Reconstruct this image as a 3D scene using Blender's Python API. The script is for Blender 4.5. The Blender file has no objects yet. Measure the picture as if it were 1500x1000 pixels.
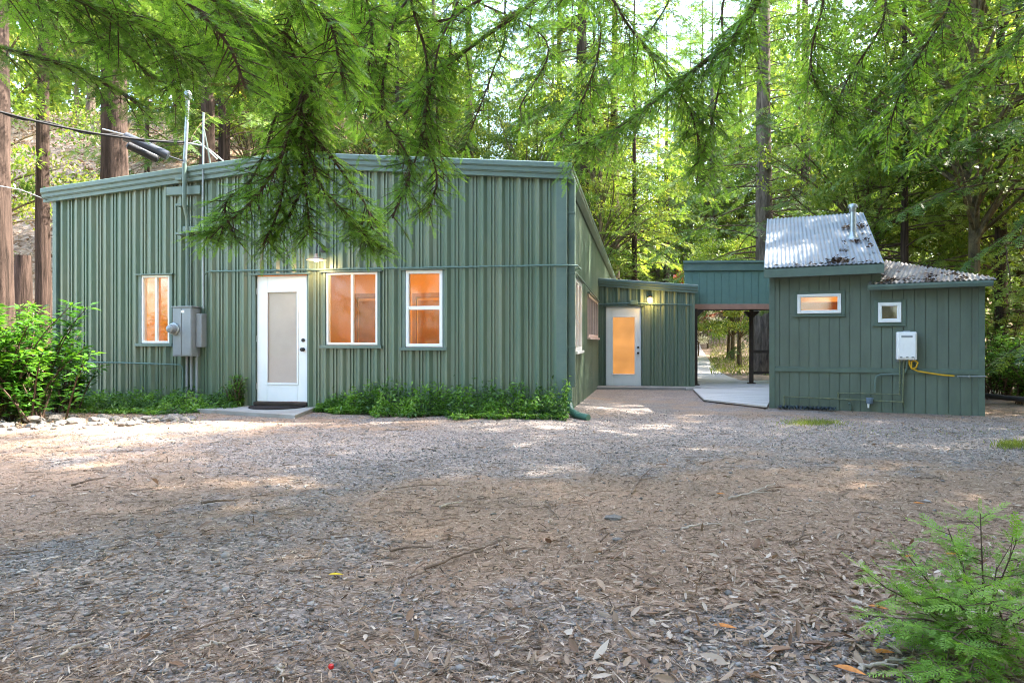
import bpy, math, random
import numpy as np
from mathutils import Vector, Matrix, noise

S = bpy.context.scene
COL = S.collection
rng = np.random.default_rng(7)
random.seed(7)
CAMH = 1.1

# ------------------------------------------------------------------ helpers
def ss(a, b, v):
    t = min(1.0, max(0.0, (v - a) / (b - a)))
    return t * t * (3 - 2 * t)

def ground_z(x, y):
    z = -0.12 * ss(0.6, 2.4, x) * ss(6, 11, y)
    z += 0.9 * ss(18, 50, y) * ss(0, 2, x)
    z += 19.0 * ss(15, 56, y) * ss(1, -12, x)
    z += 6.0 * ss(24, 60, y) * ss(10, 22, x)
    return z

def W(px, py, Y):
    """world point seen at photo pixel (px, py) at distance Y"""
    return Vector(((px - 750) / 1000 * Y, Y, CAMH - (py - 500) / 1000 * Y))

def G(px, py):
    Y = 1000 * CAMH / (py - 500)
    x = (px - 750) / 1000 * Y
    return Vector((x, Y, ground_z(x, Y)))

def tag(o, label=None, cat=None, group=None, kind=None):
    if label: o['label'] = label
    if cat: o['category'] = cat
    if group: o['group'] = group
    if kind: o['kind'] = kind
    return o

def empty(name, loc, rz, label, cat, group=None):
    o = bpy.data.objects.new(name, None)
    COL.objects.link(o)
    o.empty_display_size = 0.2
    o.location = loc
    o.rotation_euler = (0, 0, rz)
    return tag(o, label, cat, group)

def link(name, me, mat, parent=None):
    o = bpy.data.objects.new(name, me)
    COL.objects.link(o)
    if mat and not me.materials:
        me.materials.append(mat)
    if parent:
        o.parent = parent
    return o

class MB:
    def __init__(s):
        s.v = []; s.f = []
    def add(s, vs, fs):
        b = len(s.v)
        s.v.extend([tuple(v) for v in vs])
        s.f.extend([tuple(b + i for i in f) for f in fs])
        return s
    def box(s, x0, x1, y0, y1, z0, z1, bev=0.0):
        if bev <= 0:
            vs = [(x, y, z) for x in (x0, x1) for y in (y0, y1) for z in (z0, z1)]
            return s.add(vs, [(0, 1, 3, 2), (4, 6, 7, 5), (0, 4, 5, 1), (2, 3, 7, 6), (0, 2, 6, 4), (1, 5, 7, 3)])
        # bevelled box: 24 vertices
        b = bev
        X = (x0, x1); Y = (y0, y1); Z = (z0, z1)
        vs = []; idx = {}
        for i in (0, 1):
            for j in (0, 1):
                for k in (0, 1):
                    sx = 1 if i == 0 else -1; sy = 1 if j == 0 else -1; sz = 1 if k == 0 else -1
                    idx[i, j, k, 0] = len(vs); vs.append((X[i], Y[j] + sy * b, Z[k] + sz * b))
                    idx[i, j, k, 1] = len(vs); vs.append((X[i] + sx * b, Y[j], Z[k] + sz * b))
                    idx[i, j, k, 2] = len(vs); vs.append((X[i] + sx * b, Y[j] + sy * b, Z[k]))
        fs = []
        q = [(0, 0), (1, 0), (1, 1), (0, 1)]
        for i in (0, 1):
            f = [idx[i, a, c, 0] for a, c in q]; fs.append(f if i else f[::-1])
            f = [idx[a, i, c, 1] for a, c in q]; fs.append(f[::-1] if i else f)
            f = [idx[a, c, i, 2] for a, c in q]; fs.append(f if i else f[::-1])
        for i in (0, 1):
            for j in (0, 1):
                fs.append([idx[i, j, 0, 0], idx[i, j, 0, 1], idx[i, j, 1, 1], idx[i, j, 1, 0]])
                fs.append([idx[i, 0, j, 0], idx[i, 0, j, 2], idx[i, 1, j, 2], idx[i, 1, j, 0]])
                fs.append([idx[0, i, j, 1], idx[0, i, j, 2], idx[1, i, j, 2], idx[1, i, j, 1]])
                for k in (0, 1):
                    fs.append([idx[i, j, k, 0], idx[i, j, k, 1], idx[i, j, k, 2]])
        return s.add(vs, fs)
    def tube(s, pts, r, n=8, caps=True):
        pts = [Vector(p) for p in pts]
        rs = r if isinstance(r, (list, tuple)) else [r] * len(pts)
        t0 = (pts[1] - pts[0]).normalized()
        up = Vector((0, 0, 1)) if abs(t0.z) < 0.9 else Vector((1, 0, 0))
        nx = t0.cross(up).normalized()
        vs = []; fs = []
        for i, p in enumerate(pts):
            if i == 0: t = pts[1] - pts[0]
            elif i == len(pts) - 1: t = pts[i] - pts[i - 1]
            else: t = (pts[i + 1] - pts[i]).normalized() + (pts[i] - pts[i - 1]).normalized()
            if t.length < 1e-9: t = t0.copy()
            t.normalize()
            nx = nx - t * nx.dot(t)
            if nx.length < 1e-6: nx = t.orthogonal()
            nx.normalize()
            ny = t.cross(nx)
            for k in range(n):
                a = 2 * math.pi * k / n
                vs.append(p + (nx * math.cos(a) + ny * math.sin(a)) * rs[i])
        for i in range(len(pts) - 1):
            for k in range(n):
                a = i * n + k; b = i * n + (k + 1) % n
                fs.append((a, b, b + n, a + n))
        if caps:
            fs.append(tuple(range(n))[::-1]); fs.append(tuple(range((len(pts) - 1) * n, len(pts) * n)))
        return s.add(vs, fs)
    def lathe(s, c, prof, n=20, axis='z'):
        vs = []; fs = []
        for r, h in prof:
            for k in range(n):
                a = 2 * math.pi * k / n
                u, v = r * math.cos(a), r * math.sin(a)
                if axis == 'z': vs.append((c[0] + u, c[1] + v, c[2] + h))
                elif axis == 'y': vs.append((c[0] + u, c[1] + h, c[2] + v))
                else: vs.append((c[0] + h, c[1] + u, c[2] + v))
        for i in range(len(prof) - 1):
            for k in range(n):
                a = i * n + k; b = i * n + (k + 1) % n
                fs.append((a, b, b + n, a + n))
        fs.append(tuple(range(n))[::-1]); fs.append(tuple(range((len(prof) - 1) * n, len(prof) * n)))
        return s.add(vs, fs)
    def sweep(s, A, B, out, sec):
        """prism from A to B with cross-section [(out, up)]"""
        A = Vector(A); B = Vector(B); out = Vector(out)
        n = len(sec)
        vs = [A + out * o + Vector((0, 0, z)) for o, z in sec] + [B + out * o + Vector((0, 0, z)) for o, z in sec]
        fs = [(i, (i + 1) % n, n + (i + 1) % n, n + i) for i in range(n)]
        fs += [tuple(range(n))[::-1], tuple(range(n, 2 * n))]
        return s.add(vs, fs)
    def slab(s, quad, th):
        """quad (4 points) thickened downwards along its normal"""
        q = [Vector(p) for p in quad]
        nn = (q[1] - q[0]).cross(q[3] - q[0]).normalized()
        if nn.z < 0: nn = -nn
        vs = q + [p - nn * th for p in q]
        return s.add(vs, [(0, 1, 2, 3), (7, 6, 5, 4), (0, 4, 5, 1), (1, 5, 6, 2), (2, 6, 7, 3), (3, 7, 4, 0)])
    def build(s, name, mat, parent=None, smooth=False):
        me = bpy.data.meshes.new(name)
        me.from_pydata(s.v, [], s.f)
        me.update()
        if smooth:
            me.shade_smooth()
            try: me.set_sharp_from_angle(angle=math.radians(40))
            except Exception: pass
        o = link(name, me, mat, parent)
        return o

def fixn(o):
    import bmesh
    bm = bmesh.new(); bm.from_mesh(o.data)
    bmesh.ops.recalc_face_normals(bm, faces=bm.faces)
    bm.to_mesh(o.data); bm.free()
    return o

def mesh_np(name, V, F, rnd=None, smooth=False, attrs=None):
    V = np.asarray(V, np.float32); F = np.asarray(F, np.int32)
    me = bpy.data.meshes.new(name)
    me.vertices.add(len(V)); me.vertices.foreach_set('co', V.ravel())
    m, k = F.shape
    me.loops.add(m * k); me.loops.foreach_set('vertex_index', F.ravel())
    me.polygons.add(m); me.polygons.foreach_set('loop_start', np.arange(0, m * k, k, dtype=np.int32))
    if smooth: me.polygons.foreach_set('use_smooth', np.ones(m, bool))
    if rnd is not None:
        a = me.attributes.new('rnd', 'FLOAT', 'POINT'); a.data.foreach_set('value', np.asarray(rnd, np.float32))
    for nme, arr in (attrs or {}).items():
        a = me.attributes.new(nme, 'FLOAT', 'POINT'); a.data.foreach_set('value', np.asarray(arr, np.float32))
    me.update(calc_edges=True)
    me.validate()
    return me

def frames(d, roll, up=(0, 0, 1)):
    d = d / np.maximum(np.linalg.norm(d, axis=1, keepdims=True), 1e-9)
    upv = np.tile(np.array(up, float), (len(d), 1))
    par = np.abs((d * upv).sum(1)) > 0.97
    upv[par] = (1, 0, 0)
    y = np.cross(upv, d); y /= np.linalg.norm(y, axis=1, keepdims=True)
    z = np.cross(d, y)
    c = np.cos(roll)[:, None]; s_ = np.sin(roll)[:, None]
    y2 = y * c + z * s_; z2 = z * c - y * s_
    return np.stack([d, y2, z2], axis=2)          # columns

def scatter(tv, tf, R, T, Sc):
    N = len(T); n = len(tv)
    Sc = np.asarray(Sc, float)
    if Sc.ndim == 1:
        V = np.einsum('nij,kj->nki', R, tv) * Sc[:, None, None] + T[:, None, :]
    else:
        V = np.einsum('nij,nkj->nki', R, tv[None] * Sc[:, None, :]) + T[:, None, :]
    F = tf[None] + (np.arange(N) * n)[:, None, None]
    return V.reshape(-1, 3), F.reshape(-1, tf.shape[1])

# ------------------------------------------------------------------ materials
def new_mat(name):
    m = bpy.data.materials.new(name); m.use_nodes = True
    nt = m.node_tree; nt.nodes.clear()
    out = nt.nodes.new('ShaderNodeOutputMaterial')
    return m, nt, out

def N(nt, typ, **kw):
    n = nt.nodes.new(typ)
    for k, v in kw.items():
        if k in ('inputs',):
            for kk, vv in v.items(): n.inputs[kk].default_value = vv
        else: setattr(n, k, v)
    return n

def ramp(nt, stops):
    r = nt.nodes.new('ShaderNodeValToRGB')
    e = r.color_ramp.elements
    while len(e) > 1: e.remove(e[-1])
    e[0].position = stops[0][0]; e[0].color = (*stops[0][1], 1)
    for p, c in stops[1:]:
        x = e.new(p); x.color = (*c, 1)
    return r

def pbr(name, col, rough=0.6, spec=0.4, metal=0.0, var=0.15, scale=6.0, bump=0.0, bscale=60.0, stretch=(1, 1, 1),
        dirt=None, dirt_amt=0.3, dscale=1.5):
    m, nt, out = new_mat(name)
    p = N(nt, 'ShaderNodeBsdfPrincipled')
    p.inputs['Roughness'].default_value = rough
    p.inputs['Metallic'].default_value = metal
    p.inputs['Specular IOR Level'].default_value = spec
    tc = N(nt, 'ShaderNodeTexCoord')
    mp = N(nt, 'ShaderNodeMapping'); mp.inputs['Scale'].default_value = stretch
    nt.links.new(tc.outputs['Object'], mp.inputs['Vector'])
    n1 = N(nt, 'ShaderNodeTexNoise', inputs={'Scale': scale, 'Detail': 6.0, 'Roughness': 0.65})
    nt.links.new(mp.outputs[0], n1.inputs['Vector'])
    lo = tuple(c * (1 - var) for c in col); hi = tuple(min(1, c * (1 + var)) for c in col)
    r = ramp(nt, [(0.3, lo), (0.7, hi)])
    nt.links.new(n1.outputs['Fac'], r.inputs[0])
    csrc = r.outputs[0]
    if dirt:
        n2 = N(nt, 'ShaderNodeTexNoise', inputs={'Scale': dscale, 'Detail': 8.0, 'Roughness': 0.7})
        nt.links.new(mp.outputs[0], n2.inputs['Vector'])
        rr = ramp(nt, [(0.45, (0, 0, 0)), (0.7, (dirt_amt,) * 3)])
        nt.links.new(n2.outputs['Fac'], rr.inputs[0])
        mx = N(nt, 'ShaderNodeMix', data_type='RGBA')
        nt.links.new(rr.outputs[0], mx.inputs['Factor'])
        nt.links.new(csrc, mx.inputs['A']); mx.inputs['B'].default_value = (*dirt, 1)
        csrc = mx.outputs['Result']
    nt.links.new(csrc, p.inputs['Base Color'])
    if bump:
        n3 = N(nt, 'ShaderNodeTexNoise', inputs={'Scale': bscale, 'Detail': 5.0})
        nt.links.new(mp.outputs[0], n3.inputs['Vector'])
        b = N(nt, 'ShaderNodeBump', inputs={'Strength': bump, 'Distance': 0.01})
        nt.links.new(n3.outputs['Fac'], b.inputs['Height'])
        nt.links.new(b.outputs[0], p.inputs['Normal'])
    nt.links.new(p.outputs[0], out.inputs[0])
    return m

def leafmat(name, stops, transl=0.4, tint=(1.5, 1.4, 0.5), rough=0.5, spec=0.3):
    m, nt, out = new_mat(name)
    at = N(nt, 'ShaderNodeAttribute', attribute_name='rnd')
    r = ramp(nt, stops)
    nt.links.new(at.outputs['Fac'], r.inputs[0])
    p = N(nt, 'ShaderNodeBsdfPrincipled')
    p.inputs['Roughness'].default_value = rough
    p.inputs['Specular IOR Level'].default_value = spec
    nt.links.new(r.outputs[0], p.inputs['Base Color'])
    if transl > 0:
        mul = N(nt, 'ShaderNodeMix', data_type='RGBA', blend_type='MULTIPLY')
        mul.inputs['Factor'].default_value = 1
        nt.links.new(r.outputs[0], mul.inputs['A']); mul.inputs['B'].default_value = (*tint, 1)
        t = N(nt, 'ShaderNodeBsdfTranslucent')
        nt.links.new(mul.outputs['Result'], t.inputs['Color'])
        mx = N(nt, 'ShaderNodeMixShader'); mx.inputs[0].default_value = transl
        nt.links.new(p.outputs[0], mx.inputs[1]); nt.links.new(t.outputs[0], mx.inputs[2])
        nt.links.new(mx.outputs[0], out.inputs[0])
    else:
        nt.links.new(p.outputs[0], out.inputs[0])
    return m

def glassmat(name, refl=0.12, tint=(0.95, 0.97, 0.95)):
    m, nt, out = new_mat(name)
    t = N(nt, 'ShaderNodeBsdfTransparent'); t.inputs[0].default_value = (*tint, 1)
    g = N(nt, 'ShaderNodeBsdfGlossy'); g.inputs['Roughness'].default_value = 0.05
    lw = N(nt, 'ShaderNodeLayerWeight'); lw.inputs[0].default_value = 0.25
    mp = N(nt, 'ShaderNodeMapRange', inputs={'To Min': refl, 'To Max': 0.9})
    nt.links.new(lw.outputs['Fresnel'], mp.inputs[0])
    mx = N(nt, 'ShaderNodeMixShader')
    nt.links.new(mp.outputs[0], mx.inputs[0]); nt.links.new(t.outputs[0], mx.inputs[1]); nt.links.new(g.outputs[0], mx.inputs[2])
    nt.links.new(mx.outputs[0], out.inputs[0])
    return m

def emit(name, col, strength):
    m, nt, out = new_mat(name)
    e = N(nt, 'ShaderNodeEmission'); e.inputs[0].default_value = (*col, 1); e.inputs[1].default_value = strength
    nt.links.new(e.outputs[0], out.inputs[0])
    return m

GREEN = (0.112, 0.165, 0.114)
M = {}
M['metal_wall'] = pbr('painted_steel', GREEN, 0.34, 0.6, var=0.10, scale=2.5, dirt=(0.205, 0.215, 0.145), dirt_amt=0.7, dscale=2.6, stretch=(1, 1, 0.14), bump=0.02, bscale=30)
M['metal_trim'] = pbr('painted_steel_trim', (0.098, 0.152, 0.130), 0.4, 0.5, var=0.12, scale=3, dirt=(0.18, 0.21, 0.15), dirt_amt=0.4)
M['wood_wall'] = pbr('painted_siding', (0.118, 0.150, 0.115), 0.65, 0.3, var=0.14, scale=5, stretch=(1, 1, 0.25), bump=0.12, bscale=90, dirt=(0.12, 0.15, 0.12), dirt_amt=0.35)
M['wood_trim'] = pbr('painted_trim_boards', (0.105, 0.145, 0.112), 0.6, 0.3, var=0.12, scale=8, bump=0.08)
M['header_wall'] = pbr('painted_header_siding', (0.115, 0.190, 0.155), 0.6, 0.3, var=0.10, scale=4, bump=0.08, bscale=90)
M['white'] = pbr('white_paint', (0.80, 0.81, 0.80), 0.4, 0.4, var=0.03, scale=3, bump=0.01)
M['vinyl'] = pbr('white_vinyl', (0.82, 0.82, 0.80), 0.35, 0.4, var=0.03)
M['pinkframe'] = pbr('pinkish_frame', (0.62, 0.46, 0.40), 0.5, 0.3, var=0.1)  # pinkish base tone with slight random variation
M['frost'] = pbr('frosted_glass', (0.42, 0.36, 0.315), 0.10, 0.6, var=0.05, scale=4)
M['black'] = pbr('black_metal', (0.015, 0.014, 0.013), 0.4, 0.5, var=0.1)
M['rubber'] = pbr('black_rubber', (0.018, 0.018, 0.02), 0.55, 0.3, var=0.2)
M['hose'] = pbr('dark_hose', (0.03, 0.045, 0.06), 0.4, 0.5, var=0.2)
M['galv'] = pbr('galvanised_steel', (0.34, 0.37, 0.38), 0.4, 0.5, metal=0.75, var=0.18, scale=14)
M['dullgalv'] = pbr('dull_galvanised', (0.26, 0.30, 0.30), 0.5, 0.4, metal=0.3, var=0.2, scale=12)
M['greybox'] = pbr('grey_enamel', (0.235, 0.255, 0.265), 0.45, 0.4, var=0.08, scale=5, dirt=(0.15, 0.14, 0.12), dirt_amt=0.3)
M['pipe_green'] = pbr('painted_conduit', (0.10, 0.165, 0.14), 0.45, 0.4, var=0.1)
M['copper'] = pbr('painted_copper_pipe', (0.13, 0.16, 0.10), 0.5, 0.4, var=0.35, scale=30, dirt=(0.30, 0.28, 0.12), dirt_amt=0.6, dscale=10)
M['yellow'] = pbr('yellow_gas_hose', (0.62, 0.36, 0.015), 0.5, 0.4, var=0.1)
M['bluecap'] = pbr('blue_plastic', (0.14, 0.19, 0.26), 0.5, 0.4, var=0.2, scale=20)
M['concrete'] = pbr('concrete', (0.33, 0.315, 0.29), 0.85, 0.2, var=0.18, scale=5, bump=0.25, bscale=70, dirt=(0.16, 0.13, 0.10), dirt_amt=0.7, dscale=2.5)
M['path'] = pbr('pale_concrete', (0.42, 0.39, 0.37), 0.85, 0.2, var=0.12, scale=2, bump=0.2, bscale=50)
M['deckboard'] = pbr('grey_deck_boards', (0.52, 0.49, 0.45), 0.7, 0.3, var=0.12, scale=6, stretch=(0.3, 3, 1), bump=0.15, bscale=60, dirt=(0.25, 0.22, 0.19), dirt_amt=0.5)
M['beam'] = pbr('reddish_beam', (0.36, 0.19, 0.13), 0.6, 0.3, var=0.15, scale=6)
M['darkwood'] = pbr('dark_brown_wood', (0.045, 0.030, 0.022), 0.6, 0.3, var=0.25, scale=8, bump=0.1)
M['mat'] = pbr('coir_mat', (0.035, 0.028, 0.025), 0.95, 0.1, var=0.3, scale=60, bump=0.4, bscale=200)
M['warmwall'] = pbr('warm_plaster', (0.62, 0.33, 0.11), 0.8, 0.2, var=0.06, scale=2)
M['warmwood'] = pbr('interior_wood', (0.30, 0.14, 0.05), 0.5, 0.3, var=0.15)
M['floorwood'] = pbr('interior_floor', (0.25, 0.15, 0.08), 0.5, 0.3, var=0.2)
M['glass'] = glassmat('window_glass', 0.010); M['glass_bright'] = glassmat('reflecting_window_glass', 0.05)
M['glass_dark'] = glassmat('window_glass_dim', 0.05)
M['lit_glass'] = None
M['bulb'] = emit('lit_bulb', (1.0, 0.78, 0.45), 2.5)
M['jar'] = emit('lit_jar', (1.0, 0.70, 0.25), 1.2)
M['lamp_shade'] = pbr('copper_enamel_shade', (0.36, 0.25, 0.18), 0.3, 0.5, var=0.05)
M['roofmetal'] = pbr('galvanised_roof', (0.165, 0.19, 0.21), 0.55, 0.35, metal=0.1, var=0.12, scale=3, dirt=(0.30, 0.27, 0.24), dirt_amt=0.55, dscale=1.6)
M['rustroof'] = pbr('weathered_roof', (0.20, 0.195, 0.185), 0.6, 0.3, metal=0.15, var=0.25, scale=5, dirt=(0.10, 0.055, 0.035), dirt_amt=0.95, dscale=3.0)

# lit frosted pane of the annex door
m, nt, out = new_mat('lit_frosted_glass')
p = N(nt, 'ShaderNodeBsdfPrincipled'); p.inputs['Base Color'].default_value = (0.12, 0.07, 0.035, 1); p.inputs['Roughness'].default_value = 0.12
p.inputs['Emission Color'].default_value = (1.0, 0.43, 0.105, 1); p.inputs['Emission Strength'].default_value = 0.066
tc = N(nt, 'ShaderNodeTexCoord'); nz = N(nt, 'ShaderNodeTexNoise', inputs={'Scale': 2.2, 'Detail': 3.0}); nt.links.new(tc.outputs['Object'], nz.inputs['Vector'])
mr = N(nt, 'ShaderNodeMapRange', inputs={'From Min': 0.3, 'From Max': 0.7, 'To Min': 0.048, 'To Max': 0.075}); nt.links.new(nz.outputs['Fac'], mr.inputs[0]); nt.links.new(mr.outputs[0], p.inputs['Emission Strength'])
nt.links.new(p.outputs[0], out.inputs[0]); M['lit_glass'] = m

def barkmat(name, lo, hi, zs=0.12, sc=9.0):
    m, nt, out = new_mat(name)
    tc = N(nt, 'ShaderNodeTexCoord'); mp = N(nt, 'ShaderNodeMapping'); mp.inputs['Scale'].default_value = (1, 1, zs)
    nt.links.new(tc.outputs['Object'], mp.inputs['Vector'])
    n = N(nt, 'ShaderNodeTexNoise', inputs={'Scale': sc, 'Detail': 8.0, 'Roughness': 0.7, 'Distortion': 0.4})
    nt.links.new(mp.outputs[0], n.inputs['Vector'])
    r = ramp(nt, [(0.35, lo), (0.52, tuple((a + b) / 2 for a, b in zip(lo, hi))), (0.68, hi)])
    nt.links.new(n.outputs['Fac'], r.inputs[0])
    p = N(nt, 'ShaderNodeBsdfPrincipled'); p.inputs['Roughness'].default_value = 0.9; p.inputs['Specular IOR Level'].default_value = 0.15
    nt.links.new(r.outputs[0], p.inputs['Base Color'])
    b = N(nt, 'ShaderNodeBump', inputs={'Strength': 0.9, 'Distance': 0.06})
    nt.links.new(n.outputs['Fac'], b.inputs['Height']); nt.links.new(b.outputs[0], p.inputs['Normal'])
    nt.links.new(p.outputs[0], out.inputs[0])
    return m
M['bark'] = barkmat('redwood_bark', (0.018, 0.012, 0.009), (0.105, 0.070, 0.055), 0.10, 8.0)
M['bark_grey'] = barkmat('grey_bark', (0.045, 0.035, 0.028), (0.22, 0.172, 0.135), 0.2, 7)
M['bark_moss'] = barkmat('mossy_bark', (0.05, 0.04, 0.025), (0.20, 0.15, 0.08), 0.5, 8)
M['twig'] = pbr('twig_bark', (0.085, 0.055, 0.04), 0.85, 0.2, var=0.35, scale=25)
M['stick'] = pbr('dry_stick', (0.16, 0.115, 0.085), 0.85, 0.2, var=0.35, scale=30)
M['palestick'] = pbr('bleached_stick', (0.40, 0.34, 0.28), 0.85, 0.2, var=0.2, scale=30)

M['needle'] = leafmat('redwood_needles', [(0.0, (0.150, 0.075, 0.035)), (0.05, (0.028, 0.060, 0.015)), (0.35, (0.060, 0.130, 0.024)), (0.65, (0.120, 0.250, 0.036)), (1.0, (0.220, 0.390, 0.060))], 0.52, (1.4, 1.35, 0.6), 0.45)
M['sapling'] = leafmat('young_needles', [(0.0, (0.032, 0.078, 0.015)), (0.5, (0.085, 0.190, 0.026)), (1.0, (0.210, 0.370, 0.045))], 0.4, (1.3, 1.4, 0.6), 0.45)
M['drybrown'] = leafmat('dead_needles', [(0, (0.10, 0.055, 0.03)), (1, (0.22, 0.12, 0.06))], 0.2)
M['conifer'] = leafmat('forest_needles', [(0.0, (0.040, 0.085, 0.028)), (0.5, (0.095, 0.165, 0.045)), (1.0, (0.200, 0.265, 0.080))], 0.42, (1.35, 1.4, 0.6), 0.45)
M['conifer_light'] = leafmat('brightened_forest_needles', [(0.0, (0.070, 0.125, 0.030)), (0.5, (0.150, 0.230, 0.050)), (1.0, (0.290, 0.340, 0.090))], 0.5, (1.4, 1.4, 0.6), 0.45)  # lighter copy of the forest needles, extra light put into the colour
M['broad'] = leafmat('broad_leaves', [(0.0, (0.060, 0.120, 0.026)), (0.5, (0.130, 0.210, 0.040)), (1.0, (0.300, 0.330, 0.070))], 0.46, (1.4, 1.35, 0.5), 0.4)
M['laurel'] = leafmat('laurel_leaves', [(0.0, (0.020, 0.065, 0.012)), (0.5, (0.050, 0.150, 0.018)), (1.0, (0.130, 0.280, 0.030))], 0.35, (1.5, 1.5, 0.5), 0.35, 0.5)
M['ivy'] = leafmat('ivy_leaves', [(0.0, (0.035, 0.085, 0.016)), (0.5, (0.100, 0.210, 0.032)), (1.0, (0.240, 0.400, 0.060))], 0.35, (1.4, 1.5, 0.5), 0.4, 0.45)
M['grass'] = leafmat('grass_blades', [(0, (0.10, 0.16, 0.03)), (1, (0.26, 0.30, 0.07))], 0.35)
M['redleaf'] = leafmat('red_leaves', [(0, (0.20, 0.03, 0.02)), (1, (0.42, 0.08, 0.04))], 0.4, (1.5, 1, 0.8))
M['whiteflower'] = leafmat('pale_blossom_leaves', [(0, (0.25, 0.28, 0.18)), (1, (0.65, 0.62, 0.48))], 0.3, (1.1, 1.1, 1))
M['duff'] = leafmat('needle_litter', [(0.0, (0.060, 0.037, 0.024)), (0.4, (0.190, 0.126, 0.083)), (0.75, (0.34, 0.25, 0.175)), (1.0, (0.52, 0.43, 0.34))], 0.0, rough=0.85, spec=0.15)
M['deadleaf'] = leafmat('dry_leaves', [(0.0, (0.085, 0.047, 0.030)), (0.35, (0.22, 0.138, 0.090)), (0.7, (0.36, 0.265, 0.19)), (1.0, (0.52, 0.44, 0.36))], 0.15, (1.2, 1, 0.8), 0.7, 0.2)
M['orangeleaf'] = pbr('orange_leaf', (0.52, 0.20, 0.045), 0.6, 0.3, var=0.25, scale=40)
M['yellowleaf'] = pbr('yellow_leaf', (0.62, 0.46, 0.03), 0.6, 0.3, var=0.2, scale=40)
M['stone'] = leafmat('gravel_stone', [(0.0, (0.085, 0.078, 0.072)), (0.4, (0.185, 0.172, 0.160)), (0.75, (0.29, 0.272, 0.252)), (1.0, (0.46, 0.42, 0.38))], 0.0, rough=0.85, spec=0.2)
M['rock'] = pbr('pale_rock', (0.17, 0.16, 0.15), 0.85, 0.2, var=0.35, scale=6, bump=0.3, bscale=25, dirt=(0.22, 0.17, 0.13), dirt_amt=0.6, dscale=4)

# ------------------------------------------------------------------ ground
GRAVEL = [(-0.9, 6.6, 2.4, 1.3, .9), (-1.9, 3.0, 1.3, 1.0, .7), (0.9, 2.55, .45, .35, .9), (3.6, 8.6, 4.5, 1.7, 1.0), (7, 7.5, 3, 2.2, .9),
          (-1.2, 4.2, .9, .6, .5), (1.6, 12, 1.5, 2.5, .5), (0.1, 2.9, .5, .3, .4)]
BROWN = [(2.0, 4.7, 1.9, 1.1, 1.0), (1.9, 3.2, 1.3, .7, .7), (-3.3, 5.0, 1.5, 1.2, .6), (-0.6, 4.4, 1.0, .7, .5)]
def gravel_mask(x, y):
    g = 0.10
    for cx, cy, rx, ry, w in GRAVEL: g += w * math.exp(-((x - cx) / rx) ** 2 - ((y - cy) / ry) ** 2)
    for cx, cy, rx, ry, w in BROWN: g -= w * math.exp(-((x - cx) / rx) ** 2 - ((y - cy) / ry) ** 2)
    g = g * .75 + .12 + 0.38 * noise.noise((x * 1.1, y * 1.1, 3.0)) + 0.4 * noise.noise((x * 3.1, y * 3.1, 8.0))
    return min(1, max(0, g))

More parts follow.
